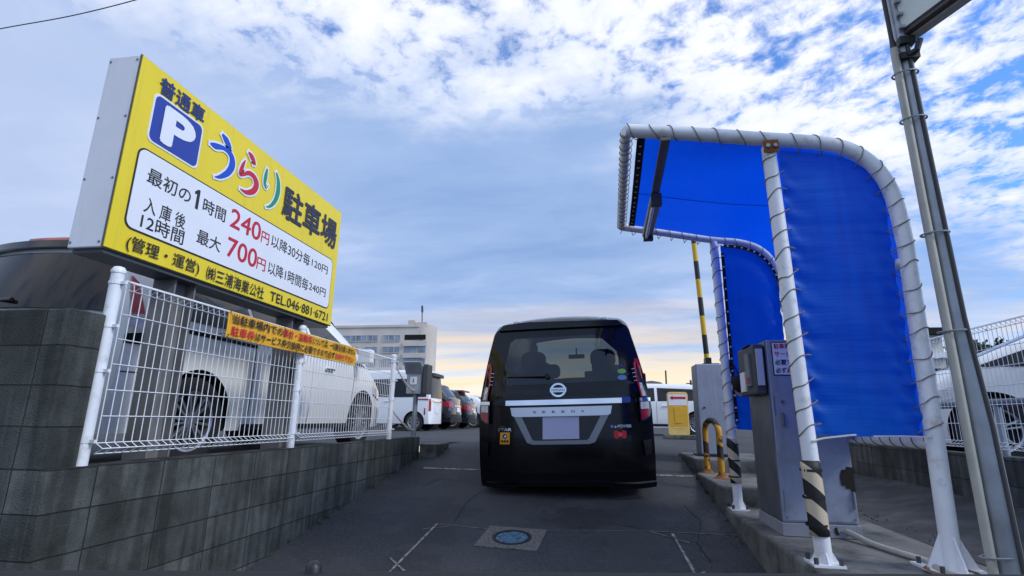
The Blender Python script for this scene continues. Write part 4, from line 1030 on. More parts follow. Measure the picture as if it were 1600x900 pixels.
# two cars behind the right fence
s1 = thing('parked_car', 'big white car with spoked alloy wheels behind the right fence, cut off by photo edge', 'car', (5.75, 7.25, LOT), (0, 0, R_(72)))
hatch(s1, CPEARL, 4.4, .90, 1.60, belt=1.0, R=.36, hood=.98, spokes=5, suv=False, wst=.60, wsb=.86)
s2 = thing('parked_car', 'silver white car behind the right fence between gate post and steel pole', 'car', (6.9, 11.6, LOT), (0, 0, R_(88)))
hatch(s2, CSILV, 4.0, .85, 1.46, belt=.92)

# ------------------------------------------------------------------ intercom stand at the end of the left wall
ic = thing('intercom_stand', 'grey steel intercom box with hood on a post at the end of left wall', 'intercom', (-2.40, 6.80, -.24))
MB().tube([(-2.40, 6.80, -.242), (-2.40, 6.80, .34)], .032, 14).build('post', GALV, ic, True, smooth=40)
MB().box(-2.50, -2.30, 6.70, 6.86, .30, .56).build('box', mat('intercom_grey', (0.34, 0.36, 0.38), 0.5, var=.08), ic, True, bevel=.006)
mb = MB().prism([(6.70, .55), (6.60, .70), (6.62, .71), (6.86, .58), (6.86, .55)], -2.515, -2.285, mtx=Matrix(((0, 0, 1, 0), (1, 0, 0, 0), (0, 1, 0, 0), (0, 0, 0, 1)))); mb.build('hood', GALV, ic, True)
MB().box(-2.27, -2.215, 6.68, 6.88, .30, .68).build('side_shield', DGREY, ic, True, bevel=.004)
MB().box(-2.45, -2.36, 6.694, 6.699, .42, .52).build('notice', SIGNW, ic, True)
put('lettering', text_mesh('?', -2.42, -2.395, .47, .06, .01), INK, Matrix(((1, 0, 0, 0), (0, 0, -1, 6.692), (0, 1, 0, 0), (0, 0, 0, 1))), ic) if False else None
MB().box(-2.408, -2.400, 6.688, 6.693, .445, .495).build('call_button', INK, ic, True)
for i, (za, zb_) in enumerate(((.62, .34), (.10, -.16))):
    pts = []
    for k in range(15):
        t = k / 14; pts.append((FX + .04 * math.sin(t * 3.1), 5.98 + (6.80 - 5.98) * t, za + (zb_ - za) * t - .10 * math.sin(math.pi * t) * (1 - .3 * i)))
    hx = helix(catmull(pts, 3), .010, .05, 6)
    o = MB().tube(hx, .006, 5).tube(pts, .005, 5).build('rope', ROPEW)
    tag(o, ['pale twisted rope from top of last left fence post to intercom stand', 'pale twisted rope low between last left fence post and intercom stand'][i], 'rope')

# ------------------------------------------------------------------ right wall, fence and guard pipe
RX = 2.93
mb = MB().box(RX, RX + .14, 1.0, 7.75, -1.2, -.215)
tag(mb.build('right_block_wall', BLOCK, bevel=.006), 'concrete block wall under the mesh fence right of the gate island', 'wall')
rfz = thing('mesh_fence', 'white wire mesh fence on the right block wall behind the steel pole', 'fence', (RX + .07, 4.4, -.215))
RP = [1.9, 3.85, 5.80, 7.65]
for y in RP:
    MB().tube([(RX + .07, y, -.22), (RX + .07, y, .80)], .030, 14).build('post', WPAINT, rfz, True, smooth=40)
for a, b in zip(RP, RP[1:]): mesh_fence(a + .05, b - .05, RX + .06, -.17, .775, rfz, sgn=-1)
gr = thing('guard_rail', 'dark blue grey guard pipe running behind the right mesh fence', 'guard rail', (RX + .5, 5, LOT))
MB().tube([(RX + .5, 2.0, .20), (RX + .5, 12.0, .20)], .035, 12).build('pipe', mat('blue_grey_paint', (0.05, 0.07, 0.12), 0.4), gr, True, smooth=40)
for y in (3.0, 5.4, 7.8, 10.2): MB().tube([(RX + .5, y, LOT), (RX + .5, y, .19)], .028, 10).build('post', GALV, gr, True, smooth=40)

# ------------------------------------------------------------------ canopy: white pipe frames laced with blue tarpaulin
cn = thing('gate_canopy', 'white pipe canopy laced with blue tarpaulin over the ticket machine', 'canopy', (1.4, 4.05, -.70))
YF, YB = 3.2, 4.95
PR = .043
def frame_curve(Yv, front):
    if front: pts = [(.205, 1.845), (.60, 1.79), (1.06, 1.715), (1.36, 1.665), (1.53, 1.60), (1.65, 1.47), (1.715, 1.28), (1.735, 1.0)]
    else: pts = [(.235, 1.825), (.60, 1.755), (1.05, 1.665), (1.28, 1.635), (1.45, 1.57), (1.57, 1.44), (1.635, 1.25), (1.655, 1.0)]
    return [Vector((x, Yv, z)) for x, z in pts]
fc = catmull(frame_curve(YF, True), 6) + [Vector((1.715, YF, -.05)), Vector((1.70, YF, -.70))]
bc = catmull(frame_curve(YB, False), 6) + [Vector((1.66, YB, -.05)), Vector((1.66, YB, -.70))]
def dens_path(p, d=.05):
    out = []
    for a, b in zip(p, p[1:]):
        k = max(1, int((b - a).length / d)); out += [a.lerp(b, i / k) for i in range(k)]
    return out + [p[-1]]
def part_tube(name, pts, r, m=WPAINT, n=16): return tube_obj(name, dens_path([Vector(p) for p in pts], .2), r, m, cn, n, True)
part_tube('frame_pipe', fc, PR); part_tube('frame_pipe', bc, PR * .9)
fl = [(1.062, YF, 1.66), (1.110, YF, -.70)]; bl = [(1.075, YB, 1.63), (1.104, YB, -.70)]
fpo = part_tube('post', fl, .041); bpo = part_tube('post', bl, .037)
part_tube('edge_pipe', [(.205, YF, 1.845), (.235, YB, 1.825)], .036)
part_tube('bottom_pipe', [(1.70, YF, -.085), (1.66, YB, -.085)], .036)
part_tube('side_pipe', [(1.715, YF, .9), (1.655, YB, .9)], .03)
# joints and feet
mb = MB().box(1.018, 1.108, YF - .052, YF - .046, 1.60, 1.685); mb.build('joint_plate', RUST, cn, True, bevel=.004)
mb = MB()
for x in (1.042, 1.084): mb.lathe([(.001, 0), (.013, 0), (.013, .014)], 6, mtx=Matrix.Translation((x, YF - .066, 1.642)) @ Matrix.Rotation(R_(-90), 4, 'X'))
build_each(mb, 'bolt', GALV, cn, True)
def foot(x, y, s_, gus):
    mb = MB().box(x - s_, x + s_, y - s_, y + s_, -.70, -.688)
    for a in range(4):
        mtx = Matrix.Translation((x, y, 0)) @ Matrix.Rotation(R_(90 * a), 4, 'Z') @ Matrix(((1, 0, 0, 0), (0, 0, -1, 0), (0, 1, 0, 0), (0, 0, 0, 1)))
        mb.prism([(.03, -.688), (s_ * .9, -.688), (.035, -.688 + gus)], -.004, .004, mtx=mtx)
    mb.build('foot_plate', WPAINT, cn, True)
    mb = MB()
    for dx, dy in ((-.78, -.78), (.78, -.78), (.78, .78), (-.78, .78)): mb.lathe([(.012, 0), (.012, .03), (.001, .03)], 6, mtx=Matrix.Translation((x + dx * s_, y + dy * s_, -.688)))
    build_each(mb, 'bolt', DGREY, cn, True)
foot(1.110, YF, .075, .06); foot(1.70, YF, .13, .17); foot(1.104, YB, .07, .06); foot(1.66, YB, .10, .12)
MB().lathe([(.09, -.686), (.115, -.6855)], 14, mtx=Matrix.Translation((1.66, YF - .06, 0))).build('rust_patch', RUST, cn, True)
# tarps: inset from the pipes
def sheet(fn, nu, nv, name, solid=.003):
    vs = [fn(i / nu, j / nv) for j in range(nv + 1) for i in range(nu + 1)]
    mb = MB().add(vs, [(j * (nu + 1) + i, j * (nu + 1) + i + 1, (j + 1) * (nu + 1) + i + 1, (j + 1) * (nu + 1) + i) for j in range(nv) for i in range(nu)])
    return mb.build(name, TARP, cn, True, smooth=60)
def along(path, t):
    L_ = [0]
    for a, b in zip(path, path[1:]): L_.append(L_[-1] + (b - a).length)
    d = t * L_[-1]
    for i in range(len(path) - 1):
        if d <= L_[i + 1] + 1e-9: return path[i].lerp(path[i + 1], (d - L_[i]) / max(1e-9, L_[i + 1] - L_[i]))
    return path[-1]
fr = [p for p in fc if p.z > -.06]; br = [p for p in bc if p.z > -.06]
def roof_fn(u, v):
    t = .024 + .976 * u; a = along(fr, t); b = along(br, t); v2 = .035 + .93 * v
    p = a.lerp(b, v2); sag = .018 * math.sin(math.pi * v) * (1 + .5 * math.sin(11 * u)) + .003 * math.sin(23 * v + 9 * u)
    nrm = Vector((0, 0, -1)) if p.z > 1.55 else Vector((-1, 0, -.1)); return p + nrm * sag
sheet(roof_fn, 60, 20, 'roof_tarp')
def right_edge(path, z):
    pts = [p for p in path if p.x > 1.0]
    best = None
    for a, b in zip(pts, pts[1:]):
        if min(a.z, b.z) <= z <= max(a.z, b.z):
            best = a.x + (b.x - a.x) * ((z - a.z) / (b.z - a.z) if abs(b.z - a.z) > 1e-9 else 0)
    return best
def wall_fn(path, Yv, xl, ztop, gap):
    def top_at(x):
        best = ztop
        for a, b in zip(path, path[1:]):
            if a.x <= x <= b.x and a.z > .9: best = min(ztop + .2, a.z + (b.z - a.z) * (x - a.x) / max(1e-9, b.x - a.x))
        return best
    def fn(u, v):
        z0 = -.055; xr = max(p.x for p in path) - gap
        x = xl + (xr - xl) * u; zt = top_at(x) - gap
        z = z0 + (zt - z0) * v
        xe = right_edge(path, z)
        # pulled creases running in from the lacing
        edge = min(u, 1 - u); k = math.exp(-edge * 7)
        wr = (.015 * math.sin(z * 38 + 4 * math.sin(7 * u)) + .009 * math.sin(z * 71 + 2.0 * u)) * k * (.35 + .65 * (1 - v)) + .014 * math.sin(2 * u * math.pi + 1.1) * math.sin(math.pi * v) + .004 * math.sin(z * 17 + u * 3)
        return Vector((x - (.006 * (1 - abs(math.sin(z * 26))) if u in (0, 1) else 0), Yv + wr, z - .008 * math.sin(math.pi * u) * (1 - v)))
    return fn
sheet(wall_fn(fc, YF + .012, 1.128, 1.60, .062), 36, 90, 'front_tarp')
sheet(wall_fn(bc, YB, 1.135, 1.56, .055), 30, 60, 'rear_tarp')
# hems with eyelets along the rear openings
mb = MB(); eb = MB(); seam = MB()
hem = [Vector((1.128, YB - .02, .0))] + [Vector((1.125, YB - .02, z)) for z in (.4, .8, 1.2, 1.52)]
for a, b in zip(hem, hem[1:]): mb.add([a, a + Vector((.028, 0, 0)), b + Vector((.028, 0, 0)), b], [(0, 1, 2, 3)])
lhem = [roof_fn(0.0, j / 16) + Vector((0, 0, -.006)) for j in range(17)]; lh2 = [roof_fn(.018, j / 16) + Vector((0, 0, -.006)) for j in range(17)]
for i in range(16): mb.add([lhem[i], lh2[i], lh2[i + 1], lhem[i + 1]], [(0, 1, 2, 3)])
th = [p for p in bc if p.x > 1.12 and p.z > .75]
for a, b in zip(th, th[1:]):
    q = Vector((1.30, YB, .7)); ia = a + (q - a).normalized() * .05; ib = b + (q - b).normalized() * .05; ja = a + (q - a).normalized() * .08; jb = b + (q - b).normalized() * .08
    for v_ in (ia, ib, ja, jb): v_.y = YB - .022
    mb.add([ia, ib, jb, ja], [(0, 1, 2, 3)])
build_each(mb, 'hem', MATTBLK, cn, True)
def eyelet(p, ax): eb.lathe([(.002, 0), (.009, 0), (.009, .003)], 10, mtx=Matrix.Translation(p) @ ax)
AX = Matrix.Rotation(R_(90), 4, 'X'); AZ = Matrix.Rotation(R_(180), 4, 'X')
for k in range(15): eyelet(Vector((1.140, YB - .024, .02 + .105 * k)), AX)
for j in range(1, 16): eyelet((lhem[j] + lh2[j]) / 2 + Vector((0, 0, -.003)), AZ)
for i in range(1, len(th) - 1, 2):
    q = Vector((1.30, YB, .7)); p = th[i] + (q - th[i]).normalized() * .065; p.y = YB - .026; eyelet(p, AX)
build_each(eb, 'eyelet', SIGNW, cn, True)
for u in [i / 40 for i in range(2, 33)]: pass
ml = [roof_fn(u, .52) + Vector((0, 0, -.004)) for u in [i / 60 for i in range(1, 40)]]
seam.tube(ml, .0025, 5); seam.build('seam', mat('seam_blue', (0.004, 0.03, 0.25), 0.6), cn, True)
# lashings
rp = MB(); rr_ = .0031; random.seed(3)
def lash(path, rad, pitch, toward=None, ext=.0, phase=0.0, per=14):
    """rope wound round a pipe, drawn out on one side to the edge of the cloth"""
    path = dens_path([Vector(p) for p in path], .03); seg = [0]
    for a, b in zip(path, path[1:]): seg.append(seg[-1] + (b - a).length)
    n = int(seg[-1] / pitch * per); i = 0; out = []; jit = {}
    for k in range(n + 1):
        d = seg[-1] * k / n
        while i < len(path) - 2 and seg[i + 1] < d: i += 1
        t = (path[i + 1] - path[i]).normalized(); p = path[i] + t * (d - seg[i])
        w0 = (toward(p) if toward else Vector((0, -1, 0.001))); w0 = (w0 - t * w0.dot(t)).normalized(); w1 = t.cross(w0)
        turn = d / pitch + phase; a = 2 * math.pi * turn; j = jit.setdefault(int(turn), random.uniform(-.22, .22))
        r = rad + ext * max(0, math.cos(a)) ** 6
        out.append(p + (w0 * math.cos(a) + w1 * math.sin(a)) * r + t * j * pitch * math.sin(a) ** 2)
    rp.tube(out, rr_, 5)
tf_ = lambda p: Vector((1.40, YF, min(p.z, 1.25))) - p
tb_ = lambda p: Vector((1.40, YB, min(p.z, 1.25))) - p
lash([p for p in fc if p.z > -.12 and p.x > 1.12], PR + .003, .125, tf_, .032)
lash([p for p in fc if p.x <= 1.12], PR + .003, .135, lambda p: Vector((0, 1, -.3)), .02, .4)
lash([p for p in bc if p.z > 1.0], PR * .9 + .003, .12, tb_, .03)
lash([(1.063, YF, 1.60), (1.098, YF, -.10)], .044, .125, lambda p: Vector((1, .2, 0)), .038, .2)
lash([(1.075, YB, 1.60), (1.092, YB, -.10)], .040, .125, lambda p: Vector((1, -.1, 0)), .03)
lash([(.205, YF, 1.845), (.235, YB, 1.825)], .039, .085, lambda p: Vector((1, 0, -.2)), .008)
lash([(1.70, YF, -.085), (1.66, YB, -.085)], .039, .11)
rp.build('lashing_rope', ROPE, cn, True, smooth=60)
MB().tube([(1.10, YF - .05, -.09), (1.17, YF - .02, -.075), (1.30, YF - .015, -.058), (1.34, YF, -.055)], .005, 5).tube([(1.42, YF - .006, -.062), (1.56, YF - .015, -.058), (1.68, YF - .05, -.06)], .005, 5).build('tie_bar', ROPEW, cn, True, smooth=60)
# zebra pads strapped to the two left posts
ZEB = stripes_mat('zebra_pad', (0.60, 0.50, 0.36), (0.012, 0.012, 0.012), .165, 2, .5, .9, .6)
for (px, py, z0, z1, r) in ((1.094, YF, -.56, -.19, .046), (1.094, YB, -.49, -.13, .042)):
    mb = MB(); n = 14
    for zz0, zz1 in ((z0, z1),):
        vs = []
        for k in range(9):
            z = zz0 + (zz1 - zz0) * k / 8; cx_ = px + (-.0205) * (z - (z0 + z1) / 2) 
            for j in range(n): 
                a = R_(195 + 235 * j / (n - 1)); vs.append((cx_ + r * math.cos(a), py + r * math.sin(a), z))
        mb.add(vs, [(k * n + j, k * n + j + 1, (k + 1) * n + j + 1, (k + 1) * n + j) for k in range(8) for j in range(n - 1)])
    o = mb.build('zebra_guard', ZEB, None, smooth=60, solid=.012)
    tag(o, 'black and cream striped pad strapped to the %s left post of the blue canopy' % ('front' if py < 4 else 'rear'), 'post guard', 'striped pads on canopy posts')
    sb = MB()
    for z in (z0 + .05, (z0 + z1) / 2, z1 - .05): sb.lathe([(r + .008, z - .006), (r + .008, z + .006)], 20, mtx=Matrix.Translation((px, py, 0)))
    build_each(sb, 'strap', BLACK, o)
# fluorescent fitting slung under the roof
lf = thing('strip_light', 'grey strip light fitting slung under the blue canopy roof', 'light fitting', (.45, 3.9, 1.70))
a_, b_ = Vector((.445, 3.15, 1.74)), Vector((.475, 4.85, 1.72))
MB().box(-.030, .030, 0, 1.70, -.012, .012).build('channel', GALVB, lf, bevel=.004).matrix_parent_inverse = Matrix.Identity(4)
lf.children[0].location = a_ - Vector(lf.location); lf.children[0].rotation_euler = (0, 0, -math.atan2(.03, 1.70))
MB().box(.415, .505, 3.95, 4.80, 1.655, 1.705).build('housing', GALV, lf, True, bevel=.008)
MB().tube([(.44, 4.0, 1.640), (.45, 4.75, 1.640)], .014, 10).build('tube', SIGNW, lf, True, smooth=40)
build_each(MB().box(.42, .50, 3.93, 3.99, 1.62, 1.71).box(.425, .51, 4.76, 4.82, 1.62, 1.71), 'end_cap', DGREY, lf, True)
build_each(MB().tube([(.445, 3.18, 1.73), (.443, 3.2, 1.84)], .012, 8).tube([(.475, 4.84, 1.71), (.475, 4.93, 1.79)], .012, 8), 'hanger', RUST, lf, True)

# ------------------------------------------------------------------ ticket cabinet and ticket head
tk = thing('ticket_machine', 'grey steel ticket cabinet with issuing head under the blue canopy', 'ticket machine', (1.36, 4.15, -.70))
MB().box(1.135, 1.585, 3.90, 4.42, -.615, .56).build('body', CABP, tk, True, bevel=.008)
MB().box(1.128, 1.134, 3.905, 4.415, -.61, .555).build('side_panel', STAIN, tk, True)
MB().box(1.125, 1.592, 3.893, 4.43, -.698, -.618).build('plinth', mat('plinth_paint', (0.26, 0.28, 0.32), 0.6, var=0.1, grime=(0.13, 0.06, 0.03), gscale=7, gamt=0.3), tk, True, bevel=.004)
MB().box(1.15, 1.57, 3.8965, 3.8985, -.60, .54).build('door', CABP, tk, True)
build_each(MB().box(1.150, 1.156, 3.8945, 3.8964, -.55, -.42).box(1.150, 1.156, 3.8945, 3.8964, .05, .18).box(1.560, 1.570, 3.884, 3.8964, -.52, -.42).box(1.560, 1.570, 3.884, 3.8964, .36, .46), 'hinge', STAIN, tk, True)
sc_ = MB()
for x, z in ((1.16, -.585), (1.56, -.585), (1.30, -.66), (1.47, -.66)): sc_.lathe([(.001, .003), (.006, .003), (.007, 0)], 8, mtx=Matrix.Translation((x, 3.8962 if z > -.6 else 3.8928, z)) @ Matrix.Rotation(R_(90), 4, 'X'))
build_each(sc_, 'screw', STAIN, tk, True)
MB().lathe([(.001, .006), (.011, .006), (.012, 0)], 12, mtx=Matrix.Translation((1.205, 3.8962, .14)) @ Matrix.Rotation(R_(90), 4, 'X')).build('lock', STAIN, tk, True)
MB().box(1.185, 1.20, 3.868, 3.896, -.02, .07).build('latch', STAIN, tk, True, bevel=.004)
for pts in ([(1.500, -.33), (1.515, -.285), (1.540, -.285), (1.548, -.265), (1.584, -.27), (1.584, -.42), (1.560, -.415), (1.552, -.40), (1.53, -.40), (1.528, -.385), (1.505, -.38)],
            [(1.43, -.64), (1.445, -.63), (1.45, -.655), (1.458, -.675), (1.44, -.68), (1.43, -.665)]):
    MB().prism(pts, 0, .003, mtx=Matrix(((1, 0, 0, 0), (0, 0, -1, 3.8965 - .0005 if pts[0][1] > -.6 else 3.8925), (0, 1, 0, 0), (0, 0, 0, 1)))).build('rust_hole', mat('rust_hole', (0.02, 0.014, 0.012), 0.9), tk, True)
nmx = Matrix(((1, 0, 0, 0), (0, 0, -1, 3.895), (0, 1, 0, 0), (0, 0, 0, 1)))
MB().prism([(1.165, .315), (1.47, .315), (1.47, .545), (1.165, .545)], 0, .002, mtx=nmx).build('notice_border', INK, tk, True)
MB().prism([(1.172, .322), (1.463, .322), (1.463, .538), (1.172, .538)], .002, .004, mtx=nmx).build('notice', SIGNW, tk, True)
for s_, x1, z_, m_ in (('駐車券', 1.285, .515, REDI), ('サービス', 1.325, .462, REDI), ('必要です', 1.325, .405, INK), ('必ず', 1.247, .350, INK)):
    put('lettering', text_mesh(s_, 1.182, x1, z_, .036, .02), m_, nmx @ Matrix.Translation((0, 0, .006)), tk)
put('lettering', text_mesh('は', 1.290, 1.325, .515, .036, .02), INK, nmx @ Matrix.Translation((0, 0, .006)), tk)
put('lettering', text_mesh('お持', 1.252, 1.325, .350, .036, .02), REDI, nmx @ Matrix.Translation((0, 0, .006)), tk)
hd = MB().box(1.05, 1.124, 3.92, 4.34, .19, .535).build('issuing_head', DGREY, tk, True, bevel=.012)
def sub(mb_, name, m, par, **k):
    o = mb_.build(name, m, par, **k); o.data.transform(Matrix.Translation(-Vector(tk.location))); return o
sub(MB().box(1.035, 1.049, 3.99, 4.10, .25, .48), 'slot_plate', STAIN, hd)
sub(MB().box(1.038, 1.049, 4.14, 4.27, .22, .36), 'instruction_label', SIGNW, hd)
sub(MB().box(1.066, 1.108, 3.90, 3.919, .25, .50), 'front_plate', mat('pale_steel', (0.62, 0.64, 0.66), 0.4, 0.3), hd)
sub(MB().box(1.032, 1.048, 4.02, 4.06, .27, .31), 'ticket_button', REDI, hd)
sub(MB().box(1.04, 1.10, 3.99, 4.20, .5355, .539), 'top_plate', BLACK, hd)
# flexible conduit out of the cabinet base
tag(MB().tube(catmull([(1.50, 3.91, -.655), (1.525, 3.83, -.665), (1.555, 3.70, -.682), (1.60, 3.50, -.684), (1.64, 3.33, -.684), (1.615, 3.1, -.684), (1.72, 2.9, -.684)], 6), .017, 10).build('conduit', BEIGEP, smooth=50), 'pale flexible conduit from ticket cabinet base across the island', 'conduit')

# ------------------------------------------------------------------ rusty hoop, barrier gate, cap, arrow board
HOOP = stripes_mat('hoop_paint', (0.58, 0.27, 0.015), (0.015, 0.013, 0.012), .32, 2, .62, 0.5, .6, wear=(0.05, 0.022, 0.012))
a_, b_ = Vector((1.135, 6.40, -.54)), Vector((1.165, 5.82, -.54)); pts = [a_]
top = .02
for k in range(13):
    t = math.pi * k / 12; c = (a_ + b_) / 2; d = (b_ - a_) / 2
    pts.append(Vector((c.x - d.x * math.cos(t), c.y - d.y * math.cos(t), top - .12 + .12 * math.sin(t))))
pts.append(b_)
ho = thing('bumper_hoop', 'rusty yellow and black steel hoop on the island step', 'hoop guard', ((a_ + b_) / 2))
MB().tube(dens_path(pts, .08), .031, 14).build('hoop', HOOP, ho, True, smooth=50)
for e_ in (a_, b_): MB().lathe([(.085, -.537), (.06, -.53), (.04, -.50)], 14, mtx=Matrix.Translation((e_.x, e_.y, 0))).build('rust_collar', RUST, ho, True, smooth=50)

bg_ = thing('barrier_gate', 'grey barrier cabinet with raised yellow and black arm', 'barrier', (1.33, 7.06, -.396))
MB().box(1.165, 1.50, 6.90, 7.24, -.375, .70).build('cabinet', CABP, bg_, True, bevel=.012)
MB().box(1.13, 1.53, 6.87, 7.27, -.396, -.376).build('base_plate', BLACK, bg_, True)
MB().box(1.26, 1.46, 6.94, 7.2, .7005, .712).build('top_slot', BLACK, bg_, True)
MB().lathe([(.001, 0), (.012, 0), (.012, .006)], 10, mtx=Matrix.Translation((1.235, 6.897, .17)) @ Matrix.Rotation(R_(90), 4, 'X')).build('lock', BLACK, bg_, True)
BAR = stripes_mat('bar_stripes', (0.70, 0.42, 0.01), (0.012, 0.012, 0.012), .50, 2, .5, 0, .45)
p0, p1 = Vector((1.365, 7.18, .68)), Vector((1.272, 7.18, 3.15))
MB().tube([p0.lerp(p1, i / 8) for i in range(9)], .033, 12).build('arm', BAR, bg_, True, smooth=40)
MB().box(1.33, 1.40, 7.10, 7.24, .60, .80).build('arm_holder', BLACK, bg_, True)

cp = thing('cap', 'grey and black baseball cap hanging on the rear canopy post', 'cap', (1.185, 4.84, .25))
CAPG = mat('cap_grey', (0.30, 0.31, 0.33), 0.9, var=.1); CAPB = mat('cap_black', (0.015, 0.015, 0.017), 0.9)
ct = Matrix.Translation((1.155, 4.84, .32)) @ Matrix.Rotation(R_(-18), 4, 'Y') @ Matrix.Rotation(R_(90), 4, 'X')
mb = MB(); vs = []
for i in range(7):
    th_ = R_(90 * i / 6)
    for j in range(20): a = 2 * math.pi * j / 20; vs.append(ct @ Vector((.052 * math.cos(a) * math.cos(th_), .075 * math.sin(a) * math.cos(th_), .06 * math.sin(th_))))
mb.add(vs, [(i * 20 + j, i * 20 + (j + 1) % 20, (i + 1) * 20 + (j + 1) % 20, (i + 1) * 20 + j) for i in range(6) for j in range(20)])
mb.build('crown', CAPB, cp, True, smooth=60)
mb = MB().prism([(-.05, -.04), (-.046, -.085), (0, -.115), (.046, -.085), (.05, -.04), (0, -.055)], .0, .006, mtx=ct); mb.build('brim', CAPG, cp, True)
MB().tube(catmull([(1.115, 4.84, .37), (1.105, 4.86, .47), (1.115, 4.87, .53), (1.145, 4.85, .46), (1.185, 4.84, .36)], 5), .006, 6).build('strap', CAPB, cp, True)

ab = thing('arrow_board', 'yellow plastic stand board with a red left arrow', 'sign board', (1.80, 13.45, LOT))
MB().box(-.36, .40, -.16, .16, 0, .10).build('base_block', CONC, ab, bevel=.02)
aT = Matrix.Rotation(R_(-6), 4, 'X')
fm = Matrix(((1, 0, 0, 0), (0, 0, -1, 0), (0, 1, 0, 0), (0, 0, 0, 1)))
MB().prism(rrect(-.24, .24, .08, 1.09, .07), -.03, .03, mtx=fm).build('board', CREAM, ab, bevel=.01)
MB().prism(rrect(-.21, .21, .30, .77, .02), .03, .034, mtx=fm).build('recess', YEL, ab)
MB().prism(rrect(-.09, .09, .36, .74, .02), .034, .042, mtx=fm).build('rib_panel', YEL, ab, bevel=.004)
MB().prism([(-.21, .78), (.21, .78), (.21, 1.03), (-.21, 1.03)], .03, .034, mtx=fm).build('notice', SIGNW, ab)
MB().prism([(-.18, .955), (-.11, 1.01), (-.11, .98), (.19, .98), (.19, .925), (-.11, .925), (-.11, .895)], .034, .037, mtx=fm).build('arrow', REDI, ab)
MB().prism([(-.12, .235), (.12, .235), (.12, .255), (-.12, .255)], .03, .033, mtx=fm).build('slot', YEL, ab)

# ------------------------------------------------------------------ steel pole with light box sign at the right
pl = thing('sign_pole', 'tall galvanised steel pole with strapped conduit at the right of the gate', 'pole', (1.87, 3.1, -.70))
MB().tube([(1.885, 3.1, -.71), (1.88, 3.1, .0), (1.862, 3.1, .55), (1.852, 3.1, 1.6), (1.842, 3.1, 3.2)], [.062, .058, .042, .040, .038], 20).build('pole', GALV, pl, True, smooth=50)
MB().tube([(1.800, 3.075, -.71), (1.797, 3.075, .3), (1.790, 3.075, 1.2), (1.785, 3.075, 2.19)], .021, 12).build('conduit', BEIGEP, pl, True, smooth=50)
MB().tube([(1.785, 3.075, 2.19), (1.782, 3.075, 2.26), (1.775, 3.08, 3.2)], [.018, .012, .012], 8).build('cable', BLACK, pl, True, smooth=50)
MB().tube([(1.905, 3.042, -.71), (1.897, 3.045, .0), (1.874, 3.058, .55), (1.858, 3.058, 1.6), (1.850, 3.06, 2.24)], .012, 8).build('earth_strip', mat('dark_strip', (0.05, 0.05, 0.052), 0.7), pl, True, smooth=50)
mb = MB()
for z in (-.60, .48, 1.02, 1.72, 2.02):
    x = 1.852 if z > .2 else 1.875
    ring = [(x - .024 + (.068 + (.015 if z < 0 else 0)) * math.cos(a), 3.088 + .047 * math.sin(a), z + .006 * math.cos(a)) for a in [2 * math.pi * i / 24 for i in range(24)]]
    mb.tube(ring, .006, 5, closed=True)
build_each(mb, 'strap', GALV, pl, True)
MB().tube([(1.84, 3.05, 2.12), (1.88, 3.03, 2.14), (1.90, 3.02, 2.20)], .018, 8).box(1.80, 1.90, 3.04, 3.14, 2.10, 2.14).box(1.81, 1.89, 3.04, 3.14, 2.20, 2.25).build('bracket', BLACK, pl, True)
ts = thing('box_sign', 'pale box sign with dark frame on top of steel pole', 'sign', (1.845, 3.08, 2.27))
q = (Vector((1.965, 2.804, 0)) - Vector((1.84, 3.103, 0))).normalized(); nrm = Vector((q.y, -q.x, 0))
if nrm.x > 0: nrm = -nrm
tm = Matrix(((q.x, 0, -nrm.x, 1.83), (q.y, 0, -nrm.y, 3.07), (0, 1, 0, 2.275), (0, 0, 0, 1)))
# local: x along the sign, y up, z away from the face
MB().prism([(0, 0), (1.3, 0), (1.3, .8), (0, .8)], .012, .13, mtx=tm).build('frame', mat('bronze_frame', (0.07, 0.055, 0.05), 0.5), ts, True, bevel=.006)
MB().prism([(.015, .03), (1.285, .03), (1.285, .77), (.015, .77)], .0, .011, mtx=tm).build('face', mat('pale_face', (0.60, 0.66, 0.60), 0.4, var=.06, vscale=4), ts, True)
MB().prism([(0, -.012), (1.3, -.012), (1.3, -.001), (0, -.001)], .05, .11, mtx=tm).build('drip_rail', BEIGEP, ts, True)
mb = MB()
for k in range(4): mb.box(1.815, 1.85, 3.03, 3.055, 2.30 + .09 * k, 2.318 + .09 * k)
build_each(mb, 'step_bolt', GALV, ts, True)

# ------------------------------------------------------------------ distance: buildings, poles, trees, wire
BY = 150.0
def bpx(px, py): return at(px, py, BY)
bl_ = thing('apartment_block', 'beige seven storey block with rooftop antenna beyond the car park', 'building', (bpx(600, 600).x, BY + 8, LOT))
xL, xR = bpx(470, 600).x, bpx(650, 600).x; zT = bpx(600, 510).z; xE = bpx(670, 600).x
MB().box(xL, xR, BY, BY + 12, LOT, zT).build('wall', BEIGEB, bl_, True)
